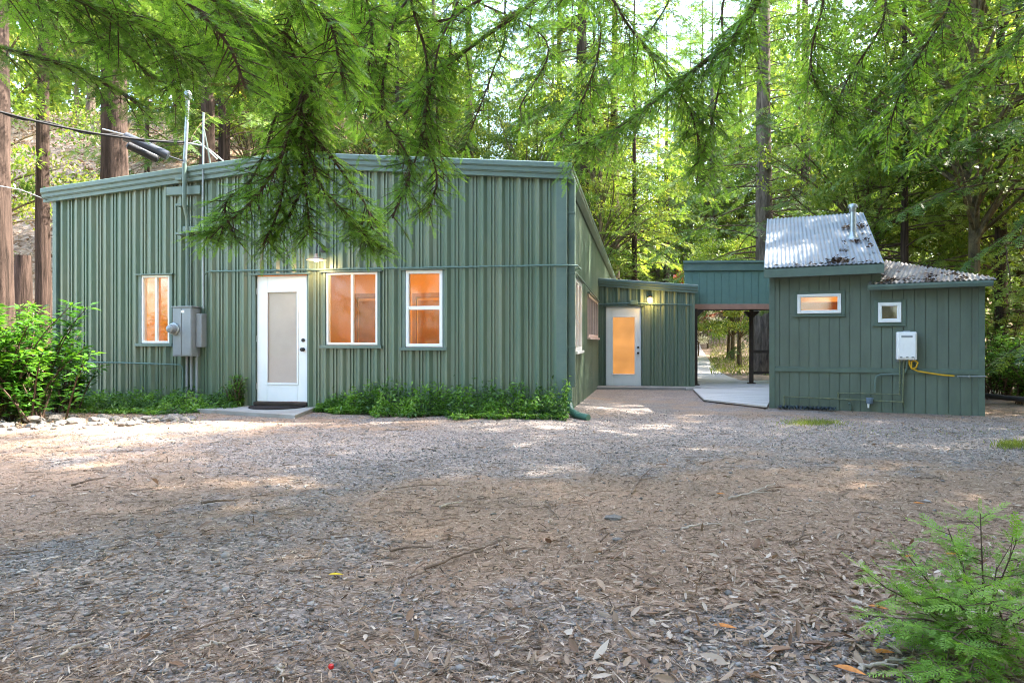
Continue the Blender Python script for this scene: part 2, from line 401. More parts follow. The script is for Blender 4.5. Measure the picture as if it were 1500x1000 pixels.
def build_ground():
    xs = np.unique(np.concatenate([np.arange(-90, -14, 3.0), np.arange(-14, -6, .35), np.arange(-6, 7, .06), np.arange(7, 16, .3), np.arange(16, 93, 3.0)]))
    ys = np.unique(np.concatenate([np.arange(-40, -2, 3.0), np.arange(-2, 1.2, .4), np.arange(1.2, 9, .06), np.arange(9, 20, .2), np.arange(20, 60, 1.2), np.arange(60, 125, 4.0)]))
    nx, ny = len(xs), len(ys)
    V = np.zeros((ny, nx, 3), np.float32); A = np.zeros((ny, nx), np.float32); L = np.zeros((ny, nx), np.float32)
    for j, y in enumerate(ys):
        for i, x in enumerate(xs):
            z = ground_z(x, y)
            if -8 < x < 12 and 1 < y < 15:
                z += 0.012 * noise.noise((x * 1.7, y * 1.7, 0)) + 0.006 * noise.noise((x * 6, y * 6, 4))
            V[j, i] = (x, y, z)
            A[j, i] = gravel_mask(x, y) if y < 14.5 else .35
            L[j, i] = ss(20, 24, y)
    idx = np.arange(nx * ny).reshape(ny, nx)
    F = np.stack([idx[:-1, :-1], idx[:-1, 1:], idx[1:, 1:], idx[1:, :-1]], axis=-1).reshape(-1, 4)
    me = mesh_np('ground', V.reshape(-1, 3), F, smooth=True, attrs={'gravel': A.ravel(), 'litter': L.ravel()})
    m, nt, out = new_mat('gravel_and_duff')
    lk = nt.links.new
    g = N(nt, 'ShaderNodeNewGeometry')
    ga = N(nt, 'ShaderNodeAttribute', attribute_name='gravel')
    la = N(nt, 'ShaderNodeAttribute', attribute_name='litter')
    vo = N(nt, 'ShaderNodeTexVoronoi', inputs={'Scale': 55.0}); lk(g.outputs['Position'], vo.inputs['Vector'])
    vo2 = N(nt, 'ShaderNodeTexVoronoi', inputs={'Scale': 120.0}); lk(g.outputs['Position'], vo2.inputs['Vector'])
    nf = N(nt, 'ShaderNodeTexNoise', inputs={'Scale': 45.0, 'Detail': 8.0, 'Roughness': 0.75}); lk(g.outputs['Position'], nf.inputs['Vector'])
    nb = N(nt, 'ShaderNodeTexNoise', inputs={'Scale': 1.2, 'Detail': 6.0, 'Roughness': 0.6}); lk(g.outputs['Position'], nb.inputs['Vector'])
    sep = N(nt, 'ShaderNodeSeparateColor'); lk(vo.outputs['Color'], sep.inputs[0])
    st = ramp(nt, [(0.0, (0.130, 0.116, 0.104)), (0.5, (0.235, 0.212, 0.190)), (0.9, (0.33, 0.300, 0.272)), (1.0, (0.44, 0.395, 0.35))]); lk(sep.outputs[0], st.inputs[0])
    du = ramp(nt, [(0.30, (0.118, 0.083, 0.056)), (0.5, (0.292, 0.217, 0.155)), (0.68, (0.44, 0.348, 0.262))]); lk(nf.outputs['Fac'], du.inputs[0])
    tint = ramp(nt, [(0.3, (0.82, 0.80, 0.80)), (0.7, (1.12, 1.02, 0.98))]); lk(nb.outputs['Fac'], tint.inputs[0])
    # mask broken up
    ad = N(nt, 'ShaderNodeMath', operation='ADD'); lk(ga.outputs['Fac'], ad.inputs[0])
    n2 = N(nt, 'ShaderNodeTexNoise', inputs={'Scale': 14.0, 'Detail': 6.0, 'Roughness': 0.7}); lk(g.outputs['Position'], n2.inputs['Vector'])
    lk(n2.outputs['Fac'], ad.inputs[1])
    mk = ramp(nt, [(0.72, (0, 0, 0)), (1.05, (1, 1, 1))]); lk(ad.outputs[0], mk.inputs[0])
    # ramp positions are limited to 0..1
    mk.color_ramp.elements[0].position = 0.62; mk.color_ramp.elements[1].position = 0.98
    mx = N(nt, 'ShaderNodeMix', data_type='RGBA'); lk(mk.outputs[0], mx.inputs['Factor']); lk(du.outputs[0], mx.inputs['A']); lk(st.outputs[0], mx.inputs['B'])
    ml = N(nt, 'ShaderNodeMix', data_type='RGBA', blend_type='MULTIPLY'); ml.inputs['Factor'].default_value = 1
    lk(mx.outputs['Result'], ml.inputs['A']); lk(tint.outputs[0], ml.inputs['B'])
    hl = ramp(nt, [(0.35, (0.13, 0.085, 0.055)), (0.5, (0.27, 0.19, 0.13)), (0.65, (0.45, 0.35, 0.27))])
    nl = N(nt, 'ShaderNodeTexNoise', inputs={'Scale': 3.0, 'Detail': 10.0, 'Roughness': 0.8}); lk(g.outputs['Position'], nl.inputs['Vector']); lk(nl.outputs['Fac'], hl.inputs[0])
    fin = N(nt, 'ShaderNodeMix', data_type='RGBA'); lk(la.outputs['Fac'], fin.inputs['Factor']); lk(ml.outputs['Result'], fin.inputs['A']); lk(hl.outputs[0], fin.inputs['B'])
    p = N(nt, 'ShaderNodeBsdfPrincipled'); p.inputs['Roughness'].default_value = 0.92; p.inputs['Specular IOR Level'].default_value = 0.15
    lk(fin.outputs['Result'], p.inputs['Base Color'])
    hs = N(nt, 'ShaderNodeMath', operation='SUBTRACT'); hs.inputs[0].default_value = 1.0; lk(vo.outputs['Distance'], hs.inputs[1])
    h2 = N(nt, 'ShaderNodeMath', operation='MULTIPLY'); lk(hs.outputs[0], h2.inputs[0]); lk(mk.outputs[0], h2.inputs[1])
    h3 = N(nt, 'ShaderNodeMath', operation='ADD'); lk(h2.outputs[0], h3.inputs[0]); lk(nf.outputs['Fac'], h3.inputs[1])
    b = N(nt, 'ShaderNodeBump', inputs={'Strength': 0.8, 'Distance': 0.012}); lk(h3.outputs[0], b.inputs['Height']); lk(b.outputs[0], p.inputs['Normal'])
    lk(p.outputs[0], out.inputs[0])
    o = link('ground', me, m); tag(o, kind='structure')
build_ground()

# ------------------------------------------------------------------ plane frames for buildings
class Fr:
    def __init__(s, cx, cy, ang):
        s.cx, s.cy, s.a = cx, cy, ang
        s.ux = (math.cos(ang), -math.sin(ang)); s.uy = (math.sin(ang), math.cos(ang))
    def at(s, px, py=500, off=0.0):
        d = (px - 750) / 1000
        ox, oy = s.cx + s.uy[0] * off, s.cy + s.uy[1] * off
        Y = (ox * s.uy[0] + oy * s.uy[1]) / (d * s.uy[0] + s.uy[1])
        x = d * Y
        return (x - s.cx) * s.ux[0] + (Y - s.cy) * s.ux[1], CAMH - (py - 500) / 1000 * Y
    def x(s, px, off=0.0): return s.at(px, 500, off)[0]
    def z(s, px, py, off=0.0): return s.at(px, py, off)[1]
    def rect(s, x0, x1, y0, y1, off=0.0):
        xa, xb = s.x(x0, off), s.x(x1, off); xm = (x0 + x1) / 2
        return xa, xb, s.z(xm, y1, off), s.z(xm, y0, off)
    def w(s, lx, ly, z): return Vector((s.cx + s.ux[0] * lx + s.uy[0] * ly, s.cy + s.ux[1] * lx + s.uy[1] * ly, z))
    def inv(s, p):
        dx, dy = p[0] - s.cx, p[1] - s.cy
        return Vector((dx * s.ux[0] + dy * s.ux[1], dx * s.uy[0] + dy * s.uy[1], p[2]))

def corr_wall(mb, o, d, n, L, zb, ztop, openings=(), per=0.285, off=0.14, h=0.052):
    bp = [(0.0, 0.0), (L, 0.0)]
    k = -1
    while True:
        c = off + k * per
        if c - 0.2 > L: break
        for dx, dh in ((-.060, 0), (-.017, h), (.017, h), (.060, 0)): bp.append((c + dx, dh))
        for q in (1, 2):
            cc = c + per * (0.22 + q * 0.187)
            for dx, dh in ((-.016, 0), (-.011, .024 * h / .052), (.011, .024 * h / .052), (.016, 0)): bp.append((cc + dx, dh))
        k += 1
    bp = sorted([b for b in bp if 0 <= b[0] <= L])
    def hat(s):
        for a, b in zip(bp, bp[1:]):
            if a[0] <= s <= b[0]:
                t = 0 if b[0] - a[0] < 1e-9 else (s - a[0]) / (b[0] - a[0])
                return a[1] + (b[1] - a[1]) * t
        return 0
    for op in openings:
        for e in (op[0], op[1]):
            if 0 < e < L: bp.append((e, hat(e)))
    bp = sorted(bp)
    def P(s, hh, z): return (o[0] + d[0] * s + n[0] * hh, o[1] + d[1] * s + n[1] * hh, z)
    for a, b in zip(bp, bp[1:]):
        if b[0] - a[0] < 1e-6: continue
        mid = (a[0] + b[0]) / 2
        segs = [(zb, None)]
        ops = sorted([(q[2], q[3]) for q in openings if q[0] < mid < q[1]])
        cur = zb; segs = []
        for z0, z1 in ops:
            if z0 > cur + 1e-6: segs.append((cur, z0))
            cur = max(cur, z1)
        segs.append((cur, None))
        for z0, z1 in segs:
            za = ztop(a[0]) if z1 is None else z1
            zc = ztop(b[0]) if z1 is None else z1
            mb.add([P(a[0], a[1], z0), P(b[0], b[1], z0), P(b[0], b[1], zc), P(a[0], a[1], za)], [(0, 1, 2, 3)])

def frame_boxes(mb, x0, x1, z0, z1, fw, y0, y1, bev=0.004):
    mb.box(x0, x1, y0, y1, z0, z0 + fw, bev); mb.box(x0, x1, y0, y1, z1 - fw, z1, bev)
    mb.box(x0, x0 + fw, y0, y1, z0 + fw, z1 - fw, bev); mb.box(x1 - fw, x1, y0, y1, z0 + fw, z1 - fw, bev)

def window(parent, rect, split=None, fw=0.045, frame='vinyl', y=-0.03, trim=True, trimmat='metal_trim', ext=0.09, glass='glass', tw=0.05):
    x0, x1, z0, z1 = rect
    f = MB(); frame_boxes(f, x0, x1, z0, z1, fw, y, y + 0.09)
    panes = [(x0 + fw, x1 - fw, z0 + fw, z1 - fw)]
    if split == 'v':
        c = (x0 + x1) / 2; f.box(c - .02, c + .02, y + .012, y + .07, z0 + fw, z1 - fw, .003)
        panes = [(x0 + fw, c - .02, z0 + fw, z1 - fw), (c + .02, x1 - fw, z0 + fw, z1 - fw)]
    elif split == 'h':
        c = z0 + (z1 - z0) * 0.51; f.box(x0 + fw, x1 - fw, y + .006, y + .075, c - .028, c + .028, .003)
        panes = [(x0 + fw, x1 - fw, z0 + fw, c - .028), (x0 + fw, x1 - fw, c + .028, z1 - fw)]
    w = f.build('window', M[frame], parent)
    for k, (a, b, c, d) in enumerate(panes):
        yy = y + .045 + .012 * (k % 2)
        MB().box(a - .004, b + .004, yy, yy + .006, c - .004, d + .004).build('pane', M[glass], w)
    if trim:
        MB().box(x0 - ext, x1 + ext * .9, y - .055, y + .05, z0 - .055, z0 - .005, .004).build('sill', M[trimmat], w)
        t = MB(); t.box(x0 - ext, x1 + ext, y - .052, y + .05, z1 + .003, z1 + .025, .003)
        t.box(x0 - tw, x0 - .002, y - .008, y + .05, z0 - .005, z1 + .003); t.box(x1 + .002, x1 + tw, y - .008, y + .05, z0 - .005, z1 + .003)
        t.build('trim', M[trimmat], w)
    return w

def door(parent, rect, grect, y, glassmat_, knob_side=1, label=None):
    x0, x1, z0, z1 = rect; g0, g1, h0, h1 = grect
    d = MB()
    d.box(x0, g0, y, y + .045, z0, z1, .003); d.box(g1, x1, y, y + .045, z0, z1, .003)
    d.box(g0, g1, y, y + .045, z0, h0, .003); d.box(g0, g1, y, y + .045, h1, z1, .003)
    dr = d.build('door', M['white'], parent)
    b = MB(); frame_boxes(b, g0 - .022, g1 + .022, h0 - .022, h1 + .022, .03, y - .012, y + .004, .004); b.build('glazing_bead', M['white'], dr)
    MB().box(g0 - .002, g1 + .002, y + .018, y + .028, h0 - .002, h1 + .002).build('glass_panel', M[glassmat_], dr)
    kx = x1 - .075
    kz = z0 + (z1 - z0) * .415
    k = MB(); k.lathe((kx, y, kz), [(.032, 0), (.032, -.012), (.012, -.016), (.012, -.035), (.026, -.042), (.031, -.058), (.024, -.072), (.004, -.075)], 16, 'y'); k.build('door_knob', M['black'], dr, True)
    k = MB(); k.lathe((kx, y, kz + .15), [(.030, 0), (.030, -.014), (.022, -.022), (.003, -.023)], 16, 'y'); k.build('deadbolt', M['black'], dr, True)
    for q in (.12, .5, .88):
        zc = z0 + (z1 - z0) * q
        MB().tube([(x0 - .008, y - .008, zc - .05), (x0 - .008, y - .008, zc + .05)], .010, 8).build('hinge', M['galv'], dr)
    return dr

# ------------------------------------------------------------------ main metal building
A1 = math.atan(0.188)
MF = Fr(0.077 * 10.17, 10.17, A1)
main = empty('metal_building', (MF.cx, MF.cy, 0), -A1, 'long green ribbed metal building with a low gable roof and white door', 'building')
XL = MF.x(83)
DEPTH = 18.2
EZ = MF.z(838, 240.5, -.1); RZ = MF.z(421, 225.4, -.1); XR = XL / 2
def roofz(x): return EZ + (RZ - EZ) * (1 - abs(x - XR) / (abs(XR)))
win_l = MF.rect(209, 250, 403.5, 502.5); win_1 = MF.rect(479, 554, 399, 505); win_2 = MF.rect(595, 649, 396, 508)
dr_m = MF.rect(376, 450, 404, 588); dg_m = MF.rect(391, 435, 427, 561.5)
fr_ops = [win_l, win_1, win_2, (dr_m[0] - .03, dr_m[1] + .03, 0, dr_m[3] + .02)]
wl = MB()
ops = [(a - XL - .01, b - XL + .01, c - .01, d + .01) for a, b, c, d in fr_ops]
ribx = MF.x(734.5) - XL
corr_wall(wl, (XL, 0), (1, 0), (0, -1), -XL, -0.05, lambda s: roofz(XL + s) - .18, ops, off=ribx % .285)
wl.build('front_wall', M['metal_wall'], main)
# side wall: px -> local y
def side_y(px):
    d = (px - 750) / 1000
    Y = (MF.cx - math.tan(A1) * MF.cy) / (d - math.tan(A1)); return (Y - MF.cy) / math.cos(A1)
def side_z(px, py):
    Y = (MF.cx - math.tan(A1) * MF.cy) / ((px - 750) / 1000 - math.tan(A1)); return CAMH - (py - 500) / 1000 * Y
sw1 = (side_y(839.2), side_y(849), side_z(839, 514), side_z(839, 407)); sw2 = (side_y(859.5), side_y(873.6), side_z(866, 494), side_z(866, 436))
sw = MB(); corr_wall(sw, (0, 0), (0, 1), (1, 0), DEPTH, -.2, lambda s: EZ - .12, h=.022, openings=[(sw1[0] - .01, sw1[1] + .01, sw1[2] - .01, sw1[3] + .01), (sw2[0] - .01, sw2[1] + .01, sw2[2] - .01, sw2[3] + .01)])
sw.build('side_wall', M['metal_wall'], main)
bw = MB(); bw.add([(XL, 0, -.2), (XL, DEPTH, -.2), (XL, DEPTH, EZ - .12), (XL, 0, EZ - .12)], [(0, 1, 2, 3)])
bw.add([(XL, DEPTH, -.2), (0, DEPTH, -.2), (0, DEPTH, EZ - .1), (XR, DEPTH, RZ - .1), (XL, DEPTH, EZ - .1)], [(0, 1, 2, 3, 4)])
bw.build('back_wall', M['metal_wall'], main)
rf = MB()
rf.slab([(XL - .13, -.13, roofz(XL)), (XR, -.13, RZ), (XR, DEPTH + .1, RZ), (XL - .13, DEPTH + .1, roofz(XL))], .05)
rf.slab([(XR, -.13, RZ), (.10, -.13, EZ), (.10, DEPTH + .1, EZ), (XR, DEPTH + .1, RZ)], .05)
rf.build('roof', M['metal_trim'], main)
sec = [(0, .012), (.06, .016), (.075, .004), (.075, -.062), (.06, -.068), (.06, -.074), (.045, -.082), (.045, -.135), (.03, -.142), (.03, -.15), (.012, -.158), (.012, -.215), (-.07, -.215), (-.07, -.05), (0, -.05)]
fb = MB()
fb.sweep((XL - .16, -.1, EZ - .01), (XR, -.1, RZ), (0, -1, 0), sec)
fb.sweep((XR, -.1, RZ), (.12, -.1, EZ - .005), (0, -1, 0), sec)
fixn(fb.build('fascia', M['metal_trim'], main))
gt = MB(); gt.sweep((.04, -.03, EZ), (.04, DEPTH + .1, EZ), (1, 0, 0), [(0, .0), (.085, .006), (.085, -.05), (.07, -.06), (.07, -.11), (.05, -.13), (0, -.2)])
fixn(gt.build('gutter', M['metal_trim'], main))
ct = MB(); ct.box(-.115, .012, -.07, -.005, -.03, EZ - .2, .004); ct.box(.002, .042, -.068, .1, -.03, EZ - .2, .004)
ct.box(XL - .02, XL + .06, -.07, 0.0, -.03, EZ - .19, .004)
ct.box(XL, -.12, -.02, .0, -.03, .045)
ct.build('corner_trim', M['metal_trim'], main)
wl_ = window(main, win_l, 'v', fw=.035, glass='glass_bright'); window(main, win_1, 'v', fw=.035); window(main, win_2, 'h', fw=.05)
door(main, dr_m, dg_m, .015, 'frost')
t = MB(); a, b, c, d = dr_m
t.box(a - .085, b + .085, -.08, .04, d + .012, d + .038, .003); t.box(a - .075, a - .012, -.03, .06, 0, d + .012, .003); t.box(b + .012, b + .06, -.03, .06, 0, d + .012, .003)
t.build('door_trim', M['metal_trim'], main)
MB().box(a - .02, b + .02, -.07, .06, c - .055, c - .006, .004).build('threshold', M['darkwood'], main)
# side windows (built in a rotated child frame)
def side_window(r, frame, nm, lites):
    y0, y1, z0, z1 = r
    f = MB(); X0, X1 = -.03, .045
    fw = .06
    f.box(X0, X1, y0, y1, z0, z0 + fw, .003); f.box(X0, X1, y0, y1, z1 - fw, z1, .003)
    f.box(X0, X1, y0, y0 + fw, z0 + fw, z1 - fw, .003); f.box(X0, X1, y1 - fw, y1, z0 + fw, z1 - fw, .003)
    for k in range(1, lites):
        yc = y0 + (y1 - y0) * k / lites; f.box(X0 + .01, X1 - .01, yc - .03, yc + .03, z0 + fw, z1 - fw, .003)
    w = f.build('window', M[frame], main)
    MB().box(0, .006, y0 + fw - .01, y1 - fw + .01, z0 + fw - .01, z1 - fw + .01).build('pane', M['glass_dark'], w)
    MB().box(-.02, .07, y0 - .08, y1 + .08, z1 + .004, z1 + .04, .003).build('trim', M['metal_trim'], w)
    MB().box(-.02, .085, y0 - .05, y1 + .05, z0 - .05, z0 - .004, .003).build('sill', M[frame], w)
side_window(sw1, 'vinyl', 'a', 2); side_window(sw2, 'pinkframe', 'b', 4)
# downspout at the corner with a flexible elbow
ds = MB(); ds.box(.045, .155, .02, .12, .42, EZ - .17, .012)
for zz in (1.0, 2.1, 3.0): ds.box(.038, .160, .014, .126, zz, zz + .03, .003)
ds.build('downspout', M['metal_trim'], main)
tp = W(833, 575, 10.1); elbow = [MF.inv(W(px, py, Y)) for px, py, Y in ((833, 566, 10.2), (833, 590, 10.1), (837, 603, 9.95), (846, 608, 9.8), (862, 611.5, 9.62))]
pts = []; rs = []
for i in range(len(elbow) - 1):
    for k in range(10):
        pts.append(elbow[i].lerp(elbow[i + 1], k / 10)); rs.append(.052 + .006 * (k % 2) - .008 * (i == 3) )
pts.append(elbow[-1]); rs.append(.045)
MB().tube(pts, rs, 14).build('flexible_elbow', pbr('green_corrugated_drain', (0.05, 0.13, 0.09), .4, .5, var=.1), main, True)
# interior
iw = MB(); X0, X1, Y1, Z1 = XL + .1, -.12, 3.4, 2.75
iw.add([(X0, Y1, 0), (X1, Y1, 0), (X1, Y1, Z1), (X0, Y1, Z1)], [(0, 1, 2, 3)])
iw.add([(X0, .1, 0), (X0, Y1, 0), (X0, Y1, Z1), (X0, .1, Z1)], [(0, 1, 2, 3)])
iw.add([(X0, .1, Z1), (X1, .1, Z1), (X1, Y1, Z1), (X0, Y1, Z1)], [(0, 1, 2, 3)])
# inner face of the front wall with openings, plus reveals
segs = sorted(fr_ops)
xc = X0
for a, b, c, d in segs:
    iw.add([(xc, .1, 0), (a, .1, 0), (a, .1, Z1), (xc, .1, Z1)], [(0, 1, 2, 3)])
    iw.add([(a, .1, 0), (b, .1, 0), (b, .1, c), (a, .1, c)], [(0, 1, 2, 3)])
    iw.add([(a, .1, d), (b, .1, d), (b, .1, Z1), (a, .1, Z1)], [(0, 1, 2, 3)])
    iw.add([(a, .06, c), (a, .1, c), (a, .1, d), (a, .06, d)], [(0, 1, 2, 3)]); iw.add([(b, .06, c), (b, .1, c), (b, .1, d), (b, .06, d)], [(0, 1, 2, 3)])
    xc = b
iw.add([(xc, .1, 0), (X1, .1, 0), (X1, .1, Z1), (xc, .1, Z1)], [(0, 1, 2, 3)])
s0, s1, q0, q1 = sw1
iw.add([(X1, .1, 0), (X1, s0, 0), (X1, s0, Z1), (X1, .1, Z1)], [(0, 1, 2, 3)]); iw.add([(X1, s0, 0), (X1, s1, 0), (X1, s1, q0), (X1, s0, q0)], [(0, 1, 2, 3)])
iw.add([(X1, s0, q1), (X1, s1, q1), (X1, s1, Z1), (X1, s0, Z1)], [(0, 1, 2, 3)]); iw.add([(X1, s1, 0), (X1, Y1, 0), (X1, Y1, Z1), (X1, s1, Z1)], [(0, 1, 2, 3)])
iw.box(-5.55, -5.45, .12, 3.38, .02, 2.72)
iw.build('interior_wall', M['warmwall'], main)
MB().add([(X0, .1, .06), (X1, .1, .06), (X1, Y1, .06), (X0, Y1, .06)], [(0, 1, 2, 3)]).build('interior_floor', M['floorwood'], main)
idr = MB()
for xc, w in ((-4.42, .8), (-3.15, .75), (-2.0, .7)):
    frame_boxes(idr, xc - w / 2, xc + w / 2, .07, 2.1, .09, Y1 - .05, Y1 - .002); 
    idr.box(xc - w / 2 + .12, xc + w / 2 - .12, Y1 - .03, Y1 - .004, .3, 1.95)
idr.build('interior_door', M['warmwood'], main)

def lamp(name, loc, power, col, r=.06):
    l = bpy.data.lights.new(name, 'POINT'); l.energy = power; l.color = col; l.shadow_soft_size = r
    o = bpy.data.objects.new(name, l); COL.objects.link(o); o.location = loc; return o
lamp('room_lamp', MF.w(-3.2, 1.3, 2.5), 13, (1.0, .63, .30), .15)
lamp('room_lamp', MF.w(-7.0, 1.3, 2.5), 12, (1.0, .68, .36), .15)

# barn lamp over the door
lp = MF.rect(449, 478, 373, 381, -.28); lx = (lp[0] + lp[1]) / 2; lz = lp[2]
bl = empty('wall_lamp', MF.w(lx, 0, lz), -A1, 'lit dish shaded barn lamp over the white front door', 'lamp')
s = MB(); s.lathe((0, -.28, 0), [(.155, 0), (.150, .010), (.09, .030), (.04, .042), (.028, .055), (.026, .10), (.01, .105)], 24); s.build('lamp_shade', M['lamp_shade'], bl, True)
MB().lathe((0, -.28, -.03), [(.01, 0), (.035, .015), (.04, .04), (.02, .07)], 14).build('bulb', M['bulb'], bl, True)
MB().tube([(0, -.28, .10), (0, -.28, .20), (0, -.22, .27), (0, -.12, .26), (0, -.03, .2)], .012, 8).build('gooseneck', M['black'], bl, True)
MB().lathe((0, 0, .2), [(.06, -.03), (.06, -.06), (.02, -.065)], 16, 'y').build('wall_plate', M['black'], bl, True)
lamp('barn_lamp_light', MF.w(lx, -.28, lz - .09), 1.6, (1.0, .66, .36), .04)

# horizontal conduit on the front wall
def thing_mesh(name, mb, mat, label, cat, group=None, smooth=True, kind=None):
    o = mb.build(name, M[mat] if isinstance(mat, str) else mat, None, smooth); return tag(o, label, cat, group, kind)
def mfp(px, py, off=-.082): a = MF.at(px, py, off); return MF.w(a[0], off, a[1])
c = MB(); pp = [mfp(297.5, 452), mfp(297.5, 412), mfp(299, 403), mfp(304, 398.5), mfp(312, 397.3)] + [mfp(312 + (829 - 312) * k / 24, 397.3 - 9.0 * k / 24 + .35 * math.sin(k * 1.9)) for k in range(1, 25)]
zz = pp[-1].z
pp += [MF.w(.07, -.085, zz), MF.w(.19, .0, zz)] + [MF.w(.2, .4, zz), MF.w(.085, .6, zz), MF.w(.085, 7.3, zz - .1)]
c.tube(pp, .014, 8)
for k in range(9):
    q = mfp(330 + k * 60, 397 - k * 1.04); c.tube([q + Vector((-.02, 0, 0)), q + Vector((.02, 0, 0))], .019, 8)
thing_mesh('electrical_conduit', c, 'pipe_green', 'thin green conduit running level along the ribbed front wall above the door and windows', 'conduit')
c = MB(); c.tube([mfp(112, 530.2), mfp(190, 531.5), mfp(262, 534), mfp(267, 537), mfp(268, 545), mfp(267, 580)], .013, 8)
thing_mesh('water_pipe', c, 'pipe_green', 'thin pipe running low along the left wall above the ivy', 'pipe')

# electric meter box
mbx = MF.rect(252.5, 281, 450, 522, -.25); x0, x1, z0, z1 = mbx
eb = empty('electric_meter', MF.w((x0 + x1) / 2, 0, z0), -A1, 'grey electric meter cabinet with round glass meter beside the left window', 'meter')
hw = (x1 - x0) / 2; hh = z1 - z0
b = MB(); b.box(-hw, hw, -.25, -.03, 0, hh, .008); b.box(-hw - .012, hw + .012, -.27, -.02, hh, hh + .02, .004); b.build('cabinet', M['greybox'], eb)
b = MB(); b.box(-hw + .02, -.01, -.262, -.25, .02, hh - .02, .003); b.box(.005, hw - .01, -.264, -.25, .02, hh - .02, .003); b.build('cover_panel', M['greybox'], eb)
b = MB(); b.lathe((-hw * .72, -.25, hh * .56), [(.085, -.012), (.085, -.045), (.072, -.05), (.070, -.10), (.060, -.14), (.03, -.155), (.002, -.157)], 22, 'y'); b.build('meter_dome', pbr('meter_glass', (.22, .235, .245), .12, .7, var=.1, scale=12), eb, True)
b = MB(); b.lathe((-hw * .72, -.25, hh * .56), [(.098, -.01), (.098, -.04), (.084, -.046)], 22, 'y'); b.build('meter_ring', M['galv'], eb, True)
b = MB(); b.box(-.01, .05, -.2665, -.2642, hh - .09, hh - .05); b.build('notice_sticker', M['white'], eb)
b = MB(); b.box(hw + .01, hw + .11, -.16, -.02, .15, hh - .1, .006); b.build('side_box', M['greybox'], eb)
b = MB()
for xx in (-.02, .06, .16): b.tube([(xx, -.1, 0.05), (xx, -.1, -z0 - .02)], .022, 10)
b.build('riser_pipe', M['greybox'], eb, True)

# service mast and second pole
c = MB(); c.tube([mfp(270.2, 243, -.2), mfp(272, 215, -.2), mfp(275, 148, -.2)], .030, 12); c2 = MB(); c2.tube([mfp(275, 452, -.1), mfp(275, 330, -.1), mfp(274.5, 318, -.12), mfp(270, 300, -.2), mfp(270, 285, -.2), mfp(270.3, 240, -.2)], .034, 12)
ms = empty('service_mast', MF.w(MF.x(272), -.2, 0), -A1, 'tall galvanised service mast rising past the left roof edge', 'mast')
o = c2.build('painted_pipe', M['metal_trim'], ms, True); o.matrix_parent_inverse = (Matrix.Translation(MF.w(MF.x(272), -.2, 0)) @ Matrix.Rotation(-A1, 4, 'Z')).inverted()
o = c.build('mast_pipe', M['galv'], ms, True); o.matrix_parent_inverse = (Matrix.Translation(MF.w(MF.x(272), -.2, 0)) @ Matrix.Rotation(-A1, 4, 'Z')).inverted()
c = MB(); q = MF.inv(mfp(275, 142, -.2)); x_m = MF.x(272)
c.lathe((q.x - x_m, 0, q.z), [(.034, -.06), (.06, -.02), (.062, .06), (.03, .10), (.005, .11)], 14); c.build('weather_head', M['galv'], ms, True)
for py in (262, 300, 342):
    q = MF.inv(mfp(272, py, -.17)); c = MB(); c.box(-.05, .07, -.0, .17, q.z - .02, q.z + .02, .004); c.build('bracket', M['metal_trim'], ms)
q = MF.inv(mfp(272, 279, -.1)); c = MB(); c.box(-.28, .34, .09, .18, q.z - .07, q.z + .07, .006); c.build('mounting_block', M['metal_trim'], ms)
q = MF.inv(mfp(272, 336, -.1)); c = MB(); c.box(.02, .32, .09, .18, q.z - .05, q.z + .05, .006); c.build('mounting_block', M['metal_trim'], ms)
c = MB(); c.tube([mfp(298, 452, -.1), mfp(297, 300, -.15), mfp(298, 165, -.15)], .016, 8); c.tube([mfp(299, 190, -.15), mfp(303, 210, -.05), mfp(309, 244, .2)], .012, 6)
thing_mesh('antenna_pole', c, M['dullgalv'], 'slim second pole with a brace beside the service mast', 'pole')
c = MB(); base = mfp(272, 209, -.2)
pts = []
for k in range(25):
    t = k / 24; p = W(-60, 146, 9.2).lerp(base, t); p.z -= .12 * 4 * t * (1 - t); pts.append(p)
c.tube(pts, .018, 8); c.tube([p + Vector((0, 0, .03 * math.sin(i * .9))) for i, p in enumerate(pts)], .009, 6)
thing_mesh('power_cable', c, 'rubber', 'thick black overhead cable sagging to the service mast', 'cable')
c = MB(); c.tube([W(-60, 262, 10), W(30, 278, 11), W(70, 293.5, 11.75)], .008, 6); thing_mesh('telephone_wire', c, 'galv', 'pale thin wire tied to the left roof corner', 'wire')
c = MB(); c.tube([mfp(272, 209, -.2), mfp(300, 214, -.05), mfp(327, 236, .3)], .012, 6); c.tube([mfp(272, 213, -.2), mfp(290, 206, -.05), mfp(318, 233, .3)], .008, 6)
thing_mesh('drop_wire', c, 'galv', 'short grey wires looping from the service mast down to the roof', 'wire')
sp = empty('cable_splice_case', W(215, 215, 10.9), 0, 'black tubular splice case slung under the overhead cable', 'splice case')
def rel(p): return p - W(215, 215, 10.9)
c = MB(); a, b = rel(W(181, 199, 10.8)), rel(W(248, 229, 11.0))
c.tube([a, a.lerp(b, .03), a.lerp(b, .97), b], [.03, .075, .075, .03], 14); c.tube([b, b + Vector((.2, .1, -.06)), rel(mfp(270, 236, -.2))], .012, 6); c.build('case', pbr('grey_black_plastic', (.045, .05, .06), .35, .5), sp, True)
c = MB(); a, b = rel(W(186, 212, 10.7)), rel(W(232, 234, 10.9))
c.tube([a, a.lerp(b, .04), a.lerp(b, .96), b], [.03, .06, .06, .03], 10); c.build('lower_case', M['rubber'], sp, True)
c = MB(); c.tube([rel(W(181, 197, 10.8)), rel(W(150, 189, 10.75))], .012, 6); c.build('cable_tail', M['galv'], sp, True); c = MB(); c.tube([rel(W(195, 212, 10.65)), rel(W(230, 228, 10.8))], .006, 6); c.build('strap', M['galv'], sp, True)

